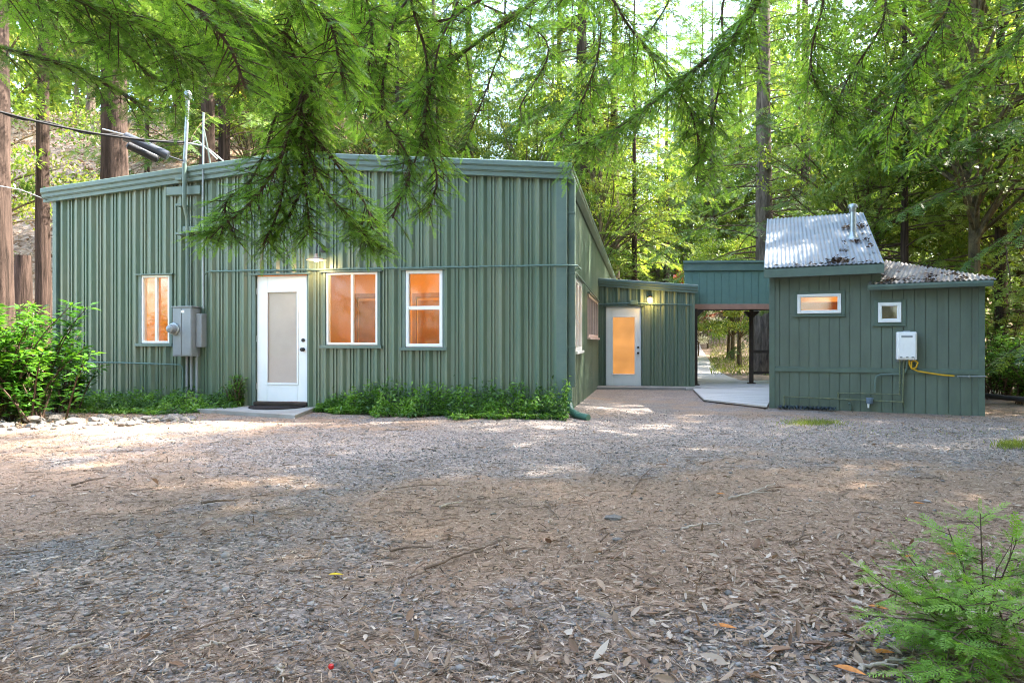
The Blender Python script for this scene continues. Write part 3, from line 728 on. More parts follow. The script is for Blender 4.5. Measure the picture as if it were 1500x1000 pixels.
# door pad and mat
pd = [G(285, 604), G(432, 613.5), G(466, 600), MF.w(MF.x(458), -.02, 0), MF.w(MF.x(340), -.02, 0)]
c = MB(); n = len(pd)
c.add([Vector((p.x, p.y, -.03)) for p in pd] + [Vector((p.x, p.y, .055)) for p in pd], [tuple(range(n, 2 * n))] + [(i, (i + 1) % n, n + (i + 1) % n, n + i) for i in range(n)])
fixn(thing_mesh('door_pad', c, 'concrete', 'low concrete pad below the white front door', 'step', smooth=False))
c = MB(); q = MF.w((dr_m[0] + dr_m[1]) / 2, -.36, .056)
vs = []; 
ring = [(-.45, .28), (.45, .28)] + [(.45 * math.cos(a), .28 - .5 * math.sin(a)) for a in np.linspace(0, math.pi, 14)[1:-1]]
ring = [(x * math.cos(A1) + y * math.sin(A1), -x * math.sin(A1) + y * math.cos(A1)) for x, y in ring]
n = len(ring)
c.add([(q.x + x, q.y + y, .056) for x, y in ring] + [(q.x + x, q.y + y, .072) for x, y in ring], [tuple(range(n, 2 * n))] + [(i, (i + 1) % n, n + (i + 1) % n, n + i) for i in range(n)])
fixn(thing_mesh('door_mat', c, 'mat', 'dark half round door mat on the concrete pad', 'door mat', smooth=False))

# ------------------------------------------------------------------ annex
YA = MF.cy + math.cos(A1) * side_y(876)
AF = Fr(.126 * YA, YA, A1)
an = empty('metal_annex', (AF.cx, AF.cy, -.1), -A1, 'low green metal annex with lean-to roof and glowing glass door', 'building')
def sub(parent, o): return o
AZ = -.1
XA1 = AF.x(1017)
zl = AF.z(877, 408, -.15); zr = AF.z(1020, 418, -.15)
ad = AF.rect(888, 939, 449, 565); ag = AF.rect(897.5, 930, 464, 548)
def dz(r): return (r[0], r[1], r[2] - AZ, r[3] - AZ)
ad, ag = dz(ad), dz(ag)
wz = lambda s: (zl + (zr - zl) * s / XA1) - .1 - AZ
c = MB(); corr_wall(c, (0, 0), (1, 0), (0, -1), XA1, -.08, wz, [(ad[0] - .02, ad[1] + .02, -.1, ad[3] + .01)], per=.3, off=.22); c.build('front_wall', M['metal_wall'], an)
c = MB(); c.add([(XA1, 0, -.1), (XA1, 4, -.1), (XA1, 4, zr - .1 - AZ), (XA1, 0, zr - .1 - AZ)], [(0, 1, 2, 3)]); c.box(XA1 - .05, XA1 + .01, -.04, .05, -.08, wz(XA1), .004); c.build('side_wall', M['metal_wall'], an)
c = MB(); c.slab([(0.02, -.15, zl - AZ), (XA1 + .06, -.15, zr - AZ), (XA1 + .06, 4, zr - AZ), (0.02, 4, zl - AZ)], .05); c.build('roof', M['metal_trim'], an)
c = MB(); c.sweep((0.02, -.1, zl - AZ), (XA1 + .08, -.1, zr - AZ), (0, -1, 0), [(o_, z_ * .92) for o_, z_ in sec]); fixn(c.build('fascia', M['metal_trim'], an))
door(an, ad, ag, .01, 'lit_glass')
c = MB(); a, b, c0, d = ad
c.box(a - .1, b + .1, -.08, .02, d + .01, d + .035, .003); c.box(a - .04, a - .006, -.03, .05, 0, d + .01); c.box(b + .006, b + .04, -.03, .05, 0, d + .01); c.build('door_trim', M['metal_trim'], an)
c = MB(); c.add([(a - .02, .06, 0), (b + .02, .06, 0), (b + .02, .06, d + .02), (a - .02, .06, d + .02)], [(0, 1, 2, 3)]); c.build('door_backing', M['warmwood'], an)
jz = AF.at(952, 438, -.1)
jl = empty('jar_lamp', AF.w(jz[0], 0, jz[1]), -A1, 'small lit jelly jar lamp glowing yellow beside the annex door', 'lamp')
MB().lathe((0, -.1, -.09), [(.03, 0), (.055, .03), (.058, .1), (.045, .13)], 14).build('jar', M['jar'], jl, True)
c = MB(); c.lathe((0, -.1, .04), [(.06, 0), (.062, .035), (.03, .06)], 14); c.box(-.05, .05, -.1, -.01, .03, .1, .006); c.build('lamp_base', M['black'], jl, True)
lamp('jar_lamp_light', AF.w(jz[0] + .02, -.24, jz[1] - .06), 1.7, (1.0, .62, .20), .05)
def afp(px, py, off=-.088): a = AF.at(px, py, off); return AF.w(a[0], off, a[1])
c = MB(); c.tube([afp(876, 445.5), afp(928, 443.5), afp(960, 445), afp(1013, 446.5)], .018, 8); q = afp(928, 443); c.box(q.x - .1, q.x + .1, q.y - .05, q.y + .03, q.z - .05, q.z + .06, .01)
thing_mesh('electrical_conduit', c, 'pipe_green', 'short conduit with junction box across the annex above its door', 'conduit')
c = MB(); p0 = AF.w(-.12, -.9, 0); gz = -.14
c.add([AF.w(-.05, -.75, 0), AF.w(XA1 + .1, -.55, 0), AF.w(XA1 + .1, 0, 0), AF.w(-.05, 0, 0)], [])
v = [AF.w(-.05, -.85, 0), AF.w(XA1 + .12, -.6, 0), AF.w(XA1 + .12, -.05, 0), AF.w(-.05, -.05, 0)]
c = MB(); c.add([(p.x, p.y, -.2) for p in v] + [(p.x, p.y, -.065) for p in v], [(4, 5, 6, 7), (0, 1, 5, 4), (1, 2, 6, 5), (2, 3, 7, 6), (3, 0, 4, 7)])
thing_mesh('door_slab', c, 'concrete', 'narrow concrete step along the foot of the annex', 'step', smooth=False)

# ------------------------------------------------------------------ breezeway
BF = Fr(W(1003, 500, 18.3).x, 18.3, math.radians(3))
br = empty('breezeway', (BF.cx, BF.cy, -.07), -BF.a, 'roofed breezeway with green siding header between annex and shed', 'breezeway')
bz = -.07
def br_r(x0, x1, y0, y1): a, b, c, d = BF.rect(x0, x1, y0, y1); return a, b, c - bz, d - bz
x0, x1, z0, z1 = br_r(1003, 1175, 396, 445.5)
c = MB(); 
k = x0
while k < x1:
    c.box(k + .006, min(x1, k + .19), 0, .03, z0, z1, .003); k += .195
c.box(x0, x1, .012, .05, z0, z1)
c.build('header_siding', M['header_wall'], br)
x0, x1, z2, z3 = br_r(1003, 1175, 383.5, 396.5)
c = MB(); c.box(x0 - .03, x1, -.06, .02, z2, z3, .006); c.build('fascia', M['metal_trim'], br)
c = MB(); c.slab([(x0 - .06, -.1, z3 + .03), (x1, -.1, z3 + .03), (x1, 2.2, z3 - .12), (x0 + .6, 2.2, z3 - .12)], .06); c.build('roof', M['metal_trim'], br)
bm_ = br_r(1003, 1175, 445, 453)
c = MB(); c.box(bm_[0], bm_[1], -.04, .12, bm_[2], bm_[3] - .005, .006); c.build('beam', M['beam'], br)
for px, yy in ((1018.5, .0), (1100.5, .75)):
    xx = BF.x(px, yy)
    c = MB(); c.box(xx - .05, xx + .05, yy - .05, yy + .05, 0, z0 - .12, .006); c.box(xx - .1, xx + .1, yy - .08, yy + .08, 0, .03, .004)
    for sgn in (-1, 1): c.add([(xx + sgn * .05, yy - .04, z0 - .34), (xx + sgn * .22, yy - .04, z0 - .16), (xx + sgn * .22, yy + .04, z0 - .16), (xx + sgn * .05, yy + .04, z0 - .34), (xx + sgn * .05, yy - .04, z0 - .16), (xx + sgn * .05, yy + .04, z0 - .16)], [(0, 1, 2, 3), (0, 4, 1), (3, 2, 5), (4, 5, 2, 1)])
    c.build('post', M['darkwood'], br)
xx = BF.x(1100.5, .75)
c = MB(); c.box(xx, xx + 2.2, .72, .78, .85, .93, .004); c.box(xx, xx + 2.2, .73, .77, .28, .34, .004); c.build('railing', M['darkwood'], br)
c = MB(); c.box(x0, x1, .7, .86, z0 - .13, z0 - .02, .004); c.build('rear_beam', M['darkwood'], br)

# deck / ramp
DZ = -.066
def D(px, py): Y = 1000 * (CAMH - DZ) / (py - 500); return Vector(((px - 750) / 1000 * Y, Y, DZ))
poly = [D(1015, 569), D(1031, 584.5), D(1123.5, 594.5), D(1140, 566)]
dk = empty('wooden_ramp', poly[1], 0, 'pale grey boarded ramp leading into the breezeway', 'ramp')
c = MB()
nb = 9
def l2(a, b, t): return a.lerp(b, t)
for k in range(nb):
    t0, t1 = k / nb + .002, (k + 1) / nb - .002
    q = [l2(poly[1], poly[0], t0), l2(poly[2], poly[3], t0), l2(poly[2], poly[3], t1), l2(poly[1], poly[0], t1)]
    c.slab([p - poly[1] for p in q], .03)
c.build('deck_board', M['deckboard'], dk)
c = MB(); a, b = poly[1] - poly[1], poly[2] - poly[1]
c.slab([a + Vector((.01, .02, -.031)), b + Vector((0, .02, -.031)), b + Vector((0, .07, -.031)), a + Vector((.01, .07, -.031))], .09)
c.slab([b + Vector((0.0, 0.03, -.031)), poly[3] - poly[1] + Vector((0, 0, -.031)), poly[3] - poly[1] + Vector((-.05, 0, -.031)), b + Vector((-.05, .03, -.031))], .09)
c.build('skirt', M['darkwood'], dk)
c = MB(); v = [D(1005, 568.5), D(1145, 565.5), W(1140, 0, 20.5), W(1000, 0, 20.5)]
c.add([(p.x, p.y, -.16) for p in v] + [(p.x, p.y, DZ - .004) for p in v], [(4, 5, 6, 7), (0, 1, 5, 4), (1, 2, 6, 5), (2, 3, 7, 6), (3, 0, 4, 7)])
o = c.build('landing', M['path'], None); tag(o, kind='structure'); o.name = 'pavement'
# concrete path
c = MB(); L = []; R = []
for Y, xl, xr in ((20.4, 1000, 1088), (22.5, 1000, 1066), (25, 1000, 1052), (28, 1000, 1044), (33, 1000, 1036), (40, 1000, 1028), (48, 996, 1020)):
    for arr, px in ((L, xl), (R, xr)):
        x = (px - 750) / 1000 * Y; arr.append((x, Y, ground_z(x, Y) + .03))
n = len(L); c.add(L + R, [(i, n + i, n + i + 1, i + 1) for i in range(n - 1)])
o = c.build('path', M['path']); tag(o, kind='structure')

# ------------------------------------------------------------------ shed
A3 = math.radians(24)
SF = Fr(.378 * 12.5, 12.5, A3)
SZ = -.12
sh = empty('wooden_shed', (SF.cx, SF.cy, SZ), -A3, 'small green wood sided shed with corrugated metal roofs', 'shed')
XS = SF.x(1441)
def sr(x0, x1, y0, y1, off=0.0): a, b, c, d = SF.rect(x0, x1, y0, y1, off); return a, b, c - SZ, d - SZ
def sz(px, py, off=0.0): return SF.z(px, py, off) - SZ
w1 = sr(1168, 1232, 430.5, 459); w2 = sr(1286, 1320, 443, 472)
HE = sz(1128, 404) ; HR = sz(1441, 418)
c = MB(); gr_ = [0.0]
npl = 20; pw = XS / npl
X_step = SF.x(1287)
for k in range(npl):
    a, b = k * pw + .004, (k + 1) * pw - .004
    top = HE + .05 if (a + b) / 2 < X_step else HR + .02
    zs = [(-.05, top)]
    for (wa, wb, wc, wd) in (w1, w2):
        if a < wb and b > wa:
            if a >= wa - .001 and b <= wb + .001: pass
            ns = []
            for (p, q) in zs: ns += [(p, wc), (wd, q)] if p < wc and q > wd else [(p, q)]
            zs = ns
            # side slivers
            if a < wa: c.box(a, wa, -.012, .02, wc, wd)
            if b > wb: c.box(wb, b, -.012, .02, wc, wd)
    for p, q in zs: c.box(a, b, -.012, .02, p, q, .003)
def backwall(c, x0, x1, z0, z1, holes, y):
    xs = sorted({x0, x1, *[h[i] for h in holes for i in (0, 1)]}); zs = sorted({z0, z1, *[h[i] for h in holes for i in (2, 3)]})
    for i in range(len(xs) - 1):
        for j in range(len(zs) - 1):
            mx, mz = (xs[i] + xs[i + 1]) / 2, (zs[j] + zs[j + 1]) / 2
            if any(h[0] < mx < h[1] and h[2] < mz < h[3] for h in holes): continue
            c.add([(xs[i], y, zs[j]), (xs[i + 1], y, zs[j]), (xs[i + 1], y, zs[j + 1]), (xs[i], y, zs[j + 1])], [(0, 1, 2, 3)])
backwall(c, 0, XS, -.05, HR, [w1, w2], .003); backwall(c, 0, X_step, HR, HE + .05, [], .003)
c.build('front_wall', M['wood_wall'], sh)
c = MB(); c.add([(0, .003, -.1), (0, 4.5, -.1), (0, 4.5, HE), (0, .003, HE)], [(0, 1, 2, 3)]); c.add([(XS, .003, -.1), (XS, 4.5, -.1), (XS, 4.5, HR), (XS, .003, HR)], [(0, 1, 2, 3)])
c.add([(0, 4.5, -.1), (XS, 4.5, -.1), (XS, 4.5, HE), (0, 4.5, HE)], [(0, 1, 2, 3)])
c.build('side_wall', M['wood_wall'], sh)
bA, bB = sz(1137, 540.5), sz(1434, 546)
c = MB(); c.box(-.012, .085, -.03, -.013, -.05, HE, .003); c.box(XS - .075, XS + .012, -.03, -.013, -.05, HR, .003)
c.add([(.085, -.04, bA - .035), (XS - .075, -.04, bA - .035), (XS - .075, -.04, bA + .03), (.085, -.04, bA + .03), (.085, -.012, bA - .035), (XS - .075, -.012, bA - .035), (XS - .075, -.012, bA + .045), (.085, -.012, bA + .045)], [(0, 1, 2, 3), (3, 2, 6, 7), (0, 4, 5, 1), (0, 3, 7, 4), (1, 5, 6, 2)])
c.build('trim_board', M['wood_trim'], sh)
def shed_window(r, fw, tl, tr, tt, tb, glass):
    f = MB(); frame_boxes(f, *r, fw, -.045, .03); frame_boxes(f, r[0] + fw * .8, r[1] - fw * .8, r[2] + fw * .8, r[3] - fw * .8, fw * .35, -.03, .02)
    w = f.build('window', M['vinyl'], sh)
    MB().box(r[0] + fw, r[1] - fw, -.012, -.006, r[2] + fw, r[3] - fw).build('pane', M[glass], w)
    t = MB(); x0, x1, z0, z1 = r
    t.box(x0 - tl, x0 - .003, -.03, -.011, z0 - tb + .03, z1 + tt, .003); t.box(x1 + .003, x1 + tr, -.03, -.011, z0 - tb + .03, z1 + tt, .003)
    t.box(x0 - .003, x1 + .003, -.03, -.011, z1 + .003, z1 + tt, .003); t.box(x0 - .003, x1 + .003, -.03, -.011, z0 - tb + .03, z0 - .003, .003)
    t.box(x0 - tl - .03, x1 + tr, -.055, -.011, z0 - tb, z0 - tb + .028, .004)
    t.build('trim', M['wood_trim'], w)
shed_window(w1, .05, .045, .065, .055, .06, 'glass_dark'); shed_window(w2, .055, .06, .07, .045, .065, 'glass_dark')
# shed interior boxes behind the windows
c = MB()
for r, dpt in ((w1, 1.2), (w2, .8)):
    x0, x1, z0, z1 = r[0] - .4, r[1] + .4, r[2] - .4, r[3] + .4
    c.add([(x0, .03, z0), (x1, .03, z0), (x1, .03, z1), (x0, .03, z1), (x0, dpt, z0), (x1, dpt, z0), (x1, dpt, z1), (x0, dpt, z1)], [(4, 5, 6, 7), (0, 4, 7, 3), (1, 5, 6, 2), (0, 1, 5, 4), (3, 2, 6, 7)])
x0, x1, z0, z1 = w1
for k in range(4): c.box(x0 - .3, x1 + .3, 1.0, 1.16, z0 - .25 + k * .17, z0 - .23 + k * .17)
c.build('interior_wall', M['warmwall'], sh)
lamp('shed_lamp', SF.w((w1[0] + w1[1]) / 2 + .2, .6, w1[3] + SZ + .3), 4, (1, .62, .28), .05)

def corr_sheet(p00, p10, p01, p11, waves, amp, th=.006, seg=6, rows=8):
    """p00 -> p10 runs across the corrugations; p01/p11 are the upper edge"""
    p00, p10, p01, p11 = map(Vector, (p00, p10, p01, p11))
    n = (p10 - p00).cross(p01 - p00).normalized()
    if n.z < 0: n = -n
    c = MB(); nu = waves * seg
    vs = []
    for lay in (0, 1):
        for j in range(rows + 1):
            for i in range(nu + 1):
                u, v = i / nu, j / rows
                p = p00.lerp(p10, u).lerp(p01.lerp(p11, u), v)
                vs.append(p + n * (amp * math.sin(u * waves * 2 * math.pi) - lay * th))
    fs = []; st = (rows + 1) * (nu + 1)
    for lay in (0, 1):
        for j in range(rows):
            for i in range(nu):
                a = lay * st + j * (nu + 1) + i
                f = (a, a + 1, a + nu + 2, a + nu + 1); fs.append(f if lay == 0 else f[::-1])
    for i in range(nu):
        fs.append((i, st + i, st + i + 1, i + 1))
    for j in range(rows):
        a = j * (nu + 1); fs.append((a, a + nu + 1, st + a + nu + 1, st + a)); a += nu; fs.append((a, st + a, st + a + nu + 1, a + nu + 1))
    c.add(vs, fs); return c
def SI(px, py, Y): p = SF.inv(W(px, py, Y)); p.z -= SZ; return p
eL, eR = SI(1119, 392.5, 12.25), SI(1295, 384.2, 11.48); rL, rR = SI(1123.5, 321, 15.2), SI(1264.5, 311, 14.4)
c = corr_sheet(eL, eR, rL, rR, 26, .011); o = c.build('upper_roof', M['roofmetal'], sh, True)
# underside board, fascia and rake of the upper roof
dn = Vector((0, 0, -.03))
c = MB(); c.slab([eL + dn, eR + dn, rR + dn, rL + dn], .03)
c.sweep(eL + Vector((0, .01, -.03)), eR + Vector((0, .01, -.03)), (0, -1, 0), [(0, 0), (.03, 0), (.03, -.15), (0, -.15)])
c.sweep(eR + Vector((0, .04, -.03)), rR + Vector((0, 0, -.03)), (1, 0, 0), [(-.03, 0), (0, 0), (0, -.14), (-.03, -.14)])
c.sweep(eL + Vector((0, .04, -.03)), rL + Vector((0, 0, -.03)), (-1, 0, 0), [(-.03, 0), (0, 0), (0, -.14), (-.03, -.14)])
c.add([(0, .05, HE - .05), (eR.x - .3, .05, HE - .05), (eR.x - .3, rR.y, HE - .05), (0, rL.y, HE - .05)], [(0, 1, 2, 3)])
c.add([eR + Vector((-.32, .35, -.35)), rR + Vector((-.02, 0, -.04)), Vector((rR.x - .02, rR.y, HE - .3))], [(0, 1, 2)])
c.add([(eL.x + .06, rL.y, -.1), (rR.x, rR.y, -.1), rR + dn, rL + dn], [(0, 1, 2, 3)])
fixn(c.build('roof_board', M['wood_trim'], sh))
# lower hipped roof to the right
gL, gR = SI(1271, 416, 11.7), SI(1460, 408.5, 10.85); tL = SI(1297, 381, 13.2); tR = SI(1452, 405, 11.4)
c = corr_sheet(gL, gR, tL, tR, 24, .012, rows=6); c.build('lower_roof', M['rustroof'], sh, True)
c = MB(); c.sweep(gL + Vector((0, .03, -.02)), gR + Vector((-.05, .03, -.02)), (0, -1, 0), [(0, 0), (.085, 0), (.085, -.03), (.06, -.085), (0, -.09)])
fixn(c.build('gutter', M['metal_trim'], sh))
c = MB(); c.slab([gL + Vector((.02, .06, -.04)), gR + Vector((-.06, .06, -.04)), tR + Vector((-.06, 0, -.04)), tL + Vector((0, 0, -.04))], .03)
c.add([(XS, .01, HR - .12), (XS, 4.5, HR - .12), (X_step, 4.5, HR - .12), (X_step, .01, HR - .12)], [(0, 1, 2, 3)])
c.build('soffit', M['wood_trim'], sh)
# flue
fb_ = SI(1249, 347, 13.0); ft = SI(1249, 303, 13.0)
fl = empty('flue_pipe', SF.w(fb_.x, fb_.y, fb_.z + SZ), 0, 'galvanised flue pipe with a cap on the corrugated shed roof', 'chimney')
h = ft.z - fb_.z
MB().tube([(0, 0, -.12), (0, 0, h)], .05, 16).build('pipe', M['galv'], fl, True)
MB().lathe((0, 0, 0), [(.13, -.07), (.10, -.01), (.06, .06), (.054, .1)], 16).build('flashing', M['galv'], fl, True)
MB().lathe((0, 0, h), [(.055, -.1), (.062, -.09), (.062, -.02), (.085, -.015), (.085, .02), (.07, .045), (.02, .06)], 16).build('cap', M['galv'], fl, True)
# roof debris on the shed roof
def roof_pt(u, v): return eL.lerp(eR, u).lerp(rL.lerp(rR, u), v)
rr = np.random.default_rng(3)
T = []; 
for (uc, vc, su, sv, n) in ((.80, .66, .025, .03, 60), (.92, .66, .02, .03, 40), (.64, .05, .045, .03, 130), (.93, .3, .015, .12, 30), (.5, .015, .25, .008, 60), (.72, .25, .012, .06, 25), (.84, .38, .03, .02, 40)):
    for _ in range(n):
        u, v = rr.normal(uc, su), abs(rr.normal(vc, sv))
        if 0 < u < 1 and 0 < v < 1: p = roof_pt(u, v); T.append(SF.w(p.x, p.y, p.z + SZ + .014))
def roof2(u, v): return gL.lerp(gR, u).lerp(tL.lerp(tR, u), v)
for _ in range(900):
    u, v = rr.random(), rr.random() ** 1.5
    if noise.noise((u * 9, v * 3, 4)) + .30 * (1 - v) < .36: continue
    p = roof2(u, v); T.append(SF.w(p.x, p.y, p.z + SZ + .014))
T = np.array([tuple(t) for t in T])
LEAF = (np.array([[0, 0, 0], [.45, .2, .06], [1, 0, 0], [.45, -.2, .06]], float), np.array([[0, 1, 2, 3]]))
n = len(T); d = rr.normal(size=(n, 3)); d[:, 2] = d[:, 1] * -.3 + .1
V, F = scatter(*LEAF, frames(d, rr.normal(0, .5, n)), T, rr.uniform(.05, .1, n))
o = link('roof_litter', mesh_np('roof_litter', V, F, np.repeat(rr.uniform(0, .5, n), 4)), M['duff']); tag(o, 'brown leaf litter lying in drifts on the shed roofs', 'litter', kind='stuff')

# water heater and pipes
hb = sr(1313.5, 1343.5, 486, 527, -.2); x0, x1, z0, z1 = hb
wh = empty('water_heater', SF.w((x0 + x1) / 2, 0, z0 + SZ), -A3, 'white tankless water heater hanging on the shed wall', 'water heater')
hw = (x1 - x0) / 2; hh = z1 - z0
c = MB(); c.box(-hw, hw, -.2, -.04, 0, hh, .014); c.build('casing', M['vinyl'], wh)
c = MB(); c.box(-hw + .02, hw - .02, -.212, -.2, .03, hh - .02, .008); c.box(-hw * .38, -hw * .34, -.216, -.212, .08, hh * .62); c.box(hw * .30, hw * .34, -.216, -.212, .08, hh * .62); c.box(-hw * .34, hw * .30, -.216, -.212, hh * .60, hh * .62); c.build('front_cover', M['vinyl'], wh)
c = MB(); c.box(-hw * .55, hw * .55, -.2165, -.21, hh * .80, hh * .87, .002)
c.build('vent_slot', M['greybox'], wh)
for xx in (-.7, -.1, .45): c = MB(); c.box(hw * xx, hw * (xx + .25), -.2135, -.2118, .035, .055); c.build('screw_cover', M['greybox'], wh)
c = MB(); c.box(-.04, .06, -.1, -.02, hh, hh + .022, .004); c.build('top_lug', M['greybox'], wh)
c = MB(); c.box(-hw * .9, hw * .9, -.045, -.012, -.04, hh * .5, .003); c.build('bracket', M['greybox'], wh)
def sfp(px, py, off=-.05): a = SF.at(px, py, off); return SF.w(a[0], off, a[1])
def pipe(name, pts, r, mat, label, cat='pipe', n=8, elbows=True):
    c = MB(); c.tube(pts, r, n)
    if elbows:
        for p in pts[1:-1]: c.lathe(tuple(p), [(.002, -r * 1.5), (r * 1.35, -r), (r * 1.5, 0), (r * 1.35, r), (.002, r * 1.5)], 8)
    return thing_mesh(name, c, mat, label, cat)
pipe('water_pipe', [sfp(1318, 526, -.1), sfp(1318, 560, -.09), sfp(1317.5, 577.3, -.06), sfp(1228, 575.5, -.06), sfp(1227.5, 583, -.06)], .013, 'copper', 'thin stained pipe dropping from the water heater and turning left to the short upper run')
pipe('water_pipe', [sfp(1324, 526, -.1), sfp(1322.5, 570, -.08), sfp(1322, 588.5, -.07), sfp(1276, 586.3, -.07), sfp(1149, 580.5, -.07), sfp(1148.5, 596, -.07)], .014, 'copper', 'long low pipe running along the shed foot to its left corner')
pipe('water_pipe', [sfp(1329, 526, -.1), sfp(1328, 540, -.09), sfp(1324, 547.5, -.07), sfp(1290, 548.5, -.07), sfp(1284, 551, -.07), sfp(1282, 557, -.07), sfp(1281.5, 574, -.07)], .017, 'metal_trim', 'dark green bent pipe leaving the water heater to the left', elbows=False)
c = MB(); k = [(1332, 526), (1332, 533), (1336, 540), (1342, 538), (1344.5, 531), (1340, 527.5), (1335, 530), (1335, 539), (1345, 543.5), (1360, 546), (1380, 549), (1404, 551)]
pts = []
for i in range(len(k) - 1):
    for q in range(4): t = q / 4; pts.append(sfp(k[i][0] + (k[i + 1][0] - k[i][0]) * t, k[i][1] + (k[i + 1][1] - k[i][1]) * t, -.1))
c.tube(pts, .013, 8); thing_mesh('gas_hose', c, 'yellow', 'yellow flexible gas hose looping below the water heater', 'hose')
pipe('gas_pipe', [sfp(1402, 550.8, -.09), sfp(1420, 551.2, -.08), sfp(1444, 551, -.08)], .014, 'galv', 'pale grey pipe continuing from the yellow hose to the shed corner')
q = sfp(1274, 586, -.1)
vt = empty('pipe_valve', q, -A3, 'blue grey valve body with spout on the low shed pipe', 'valve')
MB().lathe((0, 0, -.06), [(.045, 0), (.055, .015), (.055, .075), (.06, .08), (.06, .10), (.02, .105)], 14).build('body', M['bluecap'], vt, True)
MB().tube([(-.02, -.01, -.05), (-.02, -.02, -.13)], [.02, .014], 8).build('spout', M['vinyl'], vt, True)
pipe('tap_stub', [sfp(1246, 600, -.05), sfp(1246, 593, -.06), sfp(1244, 590, -.08)], .02, 'metal_trim', 'short capped stub pipe at the foot of the shed', elbows=False)
c = MB(); pts = []
for k in range(90):
    t = k / 89; px = 1132 + 95 * t; py = 601 + 4.5 * t + 2.2 * math.sin(k * .75) + 1.3 * math.sin(k * 1.9)
    g = G(px, py - 1 + 1.5 * math.cos(k * 1.3)); pts.append(SF.w(*(SF.inv(g).x, min(-.08, SF.inv(sfp(px, 600)).y - .12 - .1 * math.sin(k * 1.1)), -.09 + .02 * (k % 3))))
c.tube(pts, .014, 6); thing_mesh('garden_hose', c, 'hose', 'dark garden hose lying tangled along the foot of the shed', 'hose')
c = MB(); c.tube([W(1436, 578, 12.4), W(1470, 582, 11.8), W(1540, 588, 11.2)], .045, 10); thing_mesh('drain_pipe', c, 'rubber', 'black drain pipe on the forest floor right of the shed', 'pipe')

# ------------------------------------------------------------------ foliage templates
def spray_tmpl(pairs, nl, nw, ang=52, seed=1, stem=.012):
    r = np.random.default_rng(seed); V = []; F = []
    for i in range(pairs):
        x = .04 + .92 * i / pairs; tp = .55 + .45 * math.sin(math.pi * min(1, .15 + i / pairs * .9)); 
        for sd in (-1, 1):
            a = math.radians(ang + r.normal(0, 7)); L = nl * tp * r.uniform(.85, 1.1)
            dx, dy = math.cos(a), math.sin(a) * sd; px_, py_ = -dy, dx; z = r.normal(.03, .12) * L
            b = len(V); V += [(x, 0, 0), (x + dx * L * .5 + px_ * nw, dy * L * .5 + py_ * nw, z * .4), (x + dx * L, dy * L, z), (x + dx * L * .5 - px_ * nw, dy * L * .5 - py_ * nw, z * .4)]
            F.append((b, b + 1, b + 2, b + 3))
    b = len(V); V += [(0, -stem, 0), (1, -stem * .4, 0), (1, stem * .4, 0), (0, stem, 0)]; F.append((b, b + 1, b + 2, b + 3))
    return np.array(V), np.array(F)
SP_NEAR = [spray_tmpl(12, .165, .021, seed=k) for k in range(3)]
SP_SAP = [spray_tmpl(10, .20, .023, seed=20 + k) for k in range(3)]
SP_MID = spray_tmpl(9, .17, .02, seed=5)
SP_FAR = spray_tmpl(6, .24, .038, seed=6, stem=.02)

def catmull(pts, n):
    P_ = [Vector(p) for p in pts]; P_ = [P_[0] * 2 - P_[1]] + P_ + [P_[-1] * 2 - P_[-2]]
    out_ = []
    for i in range(1, len(P_) - 2):
        for k in range(n):
            t = k / n; a, b, c, d = P_[i - 1:i + 3]
            out_.append(.5 * ((2 * b) + (c - a) * t + (2 * a - 5 * b + 4 * c - d) * t * t + (3 * b - a - 3 * c + d) * t ** 3))
    out_.append(P_[-2]); return out_

def bough(path, r0, r1, nsec, seclen, spray, start, seed, droop=1.4, dens=.048, bare=0.0, twr=.0036, tmpl=None, skip_bare=False):
    """limb MB + spray lists"""
    r = random.Random(seed)
    pts = catmull(path, 8); n = len(pts)
    limb = MB(); limb.tube(pts, [r0 + (r1 - r0) * i / (n - 1) for i in range(n)], 7)
    pos = []; dirs = []; rn = []; 
    for k in range(nsec):
        t = start + (1 - start) * (k + r.random()) / nsec
        f = t * (n - 1); i = min(n - 2, int(f)); p = pts[i].lerp(pts[i + 1], f - i); tg = (pts[i + 1] - pts[i]).normalized()
        perp = tg.cross(Vector((0, 0, 1)))
        if perp.length < .45: perp = Vector((r.uniform(-1, 1), r.uniform(-1, 1), 0))
        perp.normalize(); sd = 1 if k % 2 else -1
        d = (tg * r.uniform(.25, .8) + perp * sd * r.uniform(.5, 1) + Vector((r.gauss(0, .25), r.gauss(0, .25), r.gauss(-.05, .25)))).normalized()
        L = seclen * r.uniform(.45, 1.05) * (1 - .35 * t); m = max(3, int(L / dens)); st = L / m
        q = p.copy(); tw = [q.copy()]; base = r.gauss(.54, .2)
        isbare = r.random() < bare
        for j in range(m):
            d.z -= .8 * droop * st * r.uniform(.6, 1.3); d.normalize(); q = q + d * st; tw.append(q.copy())
            if isbare: continue
            sv = d.cross(Vector((0, 0, 1)))
            if sv.length < .2: sv = Vector((r.uniform(-1, 1), r.uniform(-1, 1), 0))
            sv.normalize()
            for s2 in (-1, 1):
                dd = d * r.uniform(.4, .8) + sv * s2 * r.uniform(.7, 1.05) + Vector((r.gauss(0, .15), r.gauss(0, .15), r.gauss(-.12, .18)))
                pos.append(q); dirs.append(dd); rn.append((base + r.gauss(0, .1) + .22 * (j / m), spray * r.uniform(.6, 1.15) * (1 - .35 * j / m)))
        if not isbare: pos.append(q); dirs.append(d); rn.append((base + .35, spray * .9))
        limb.tube(tw, [twr * (1 - .8 * i / m) + .0009 for i in range(m + 1)], 4, False)
    return limb, pos, dirs, rn

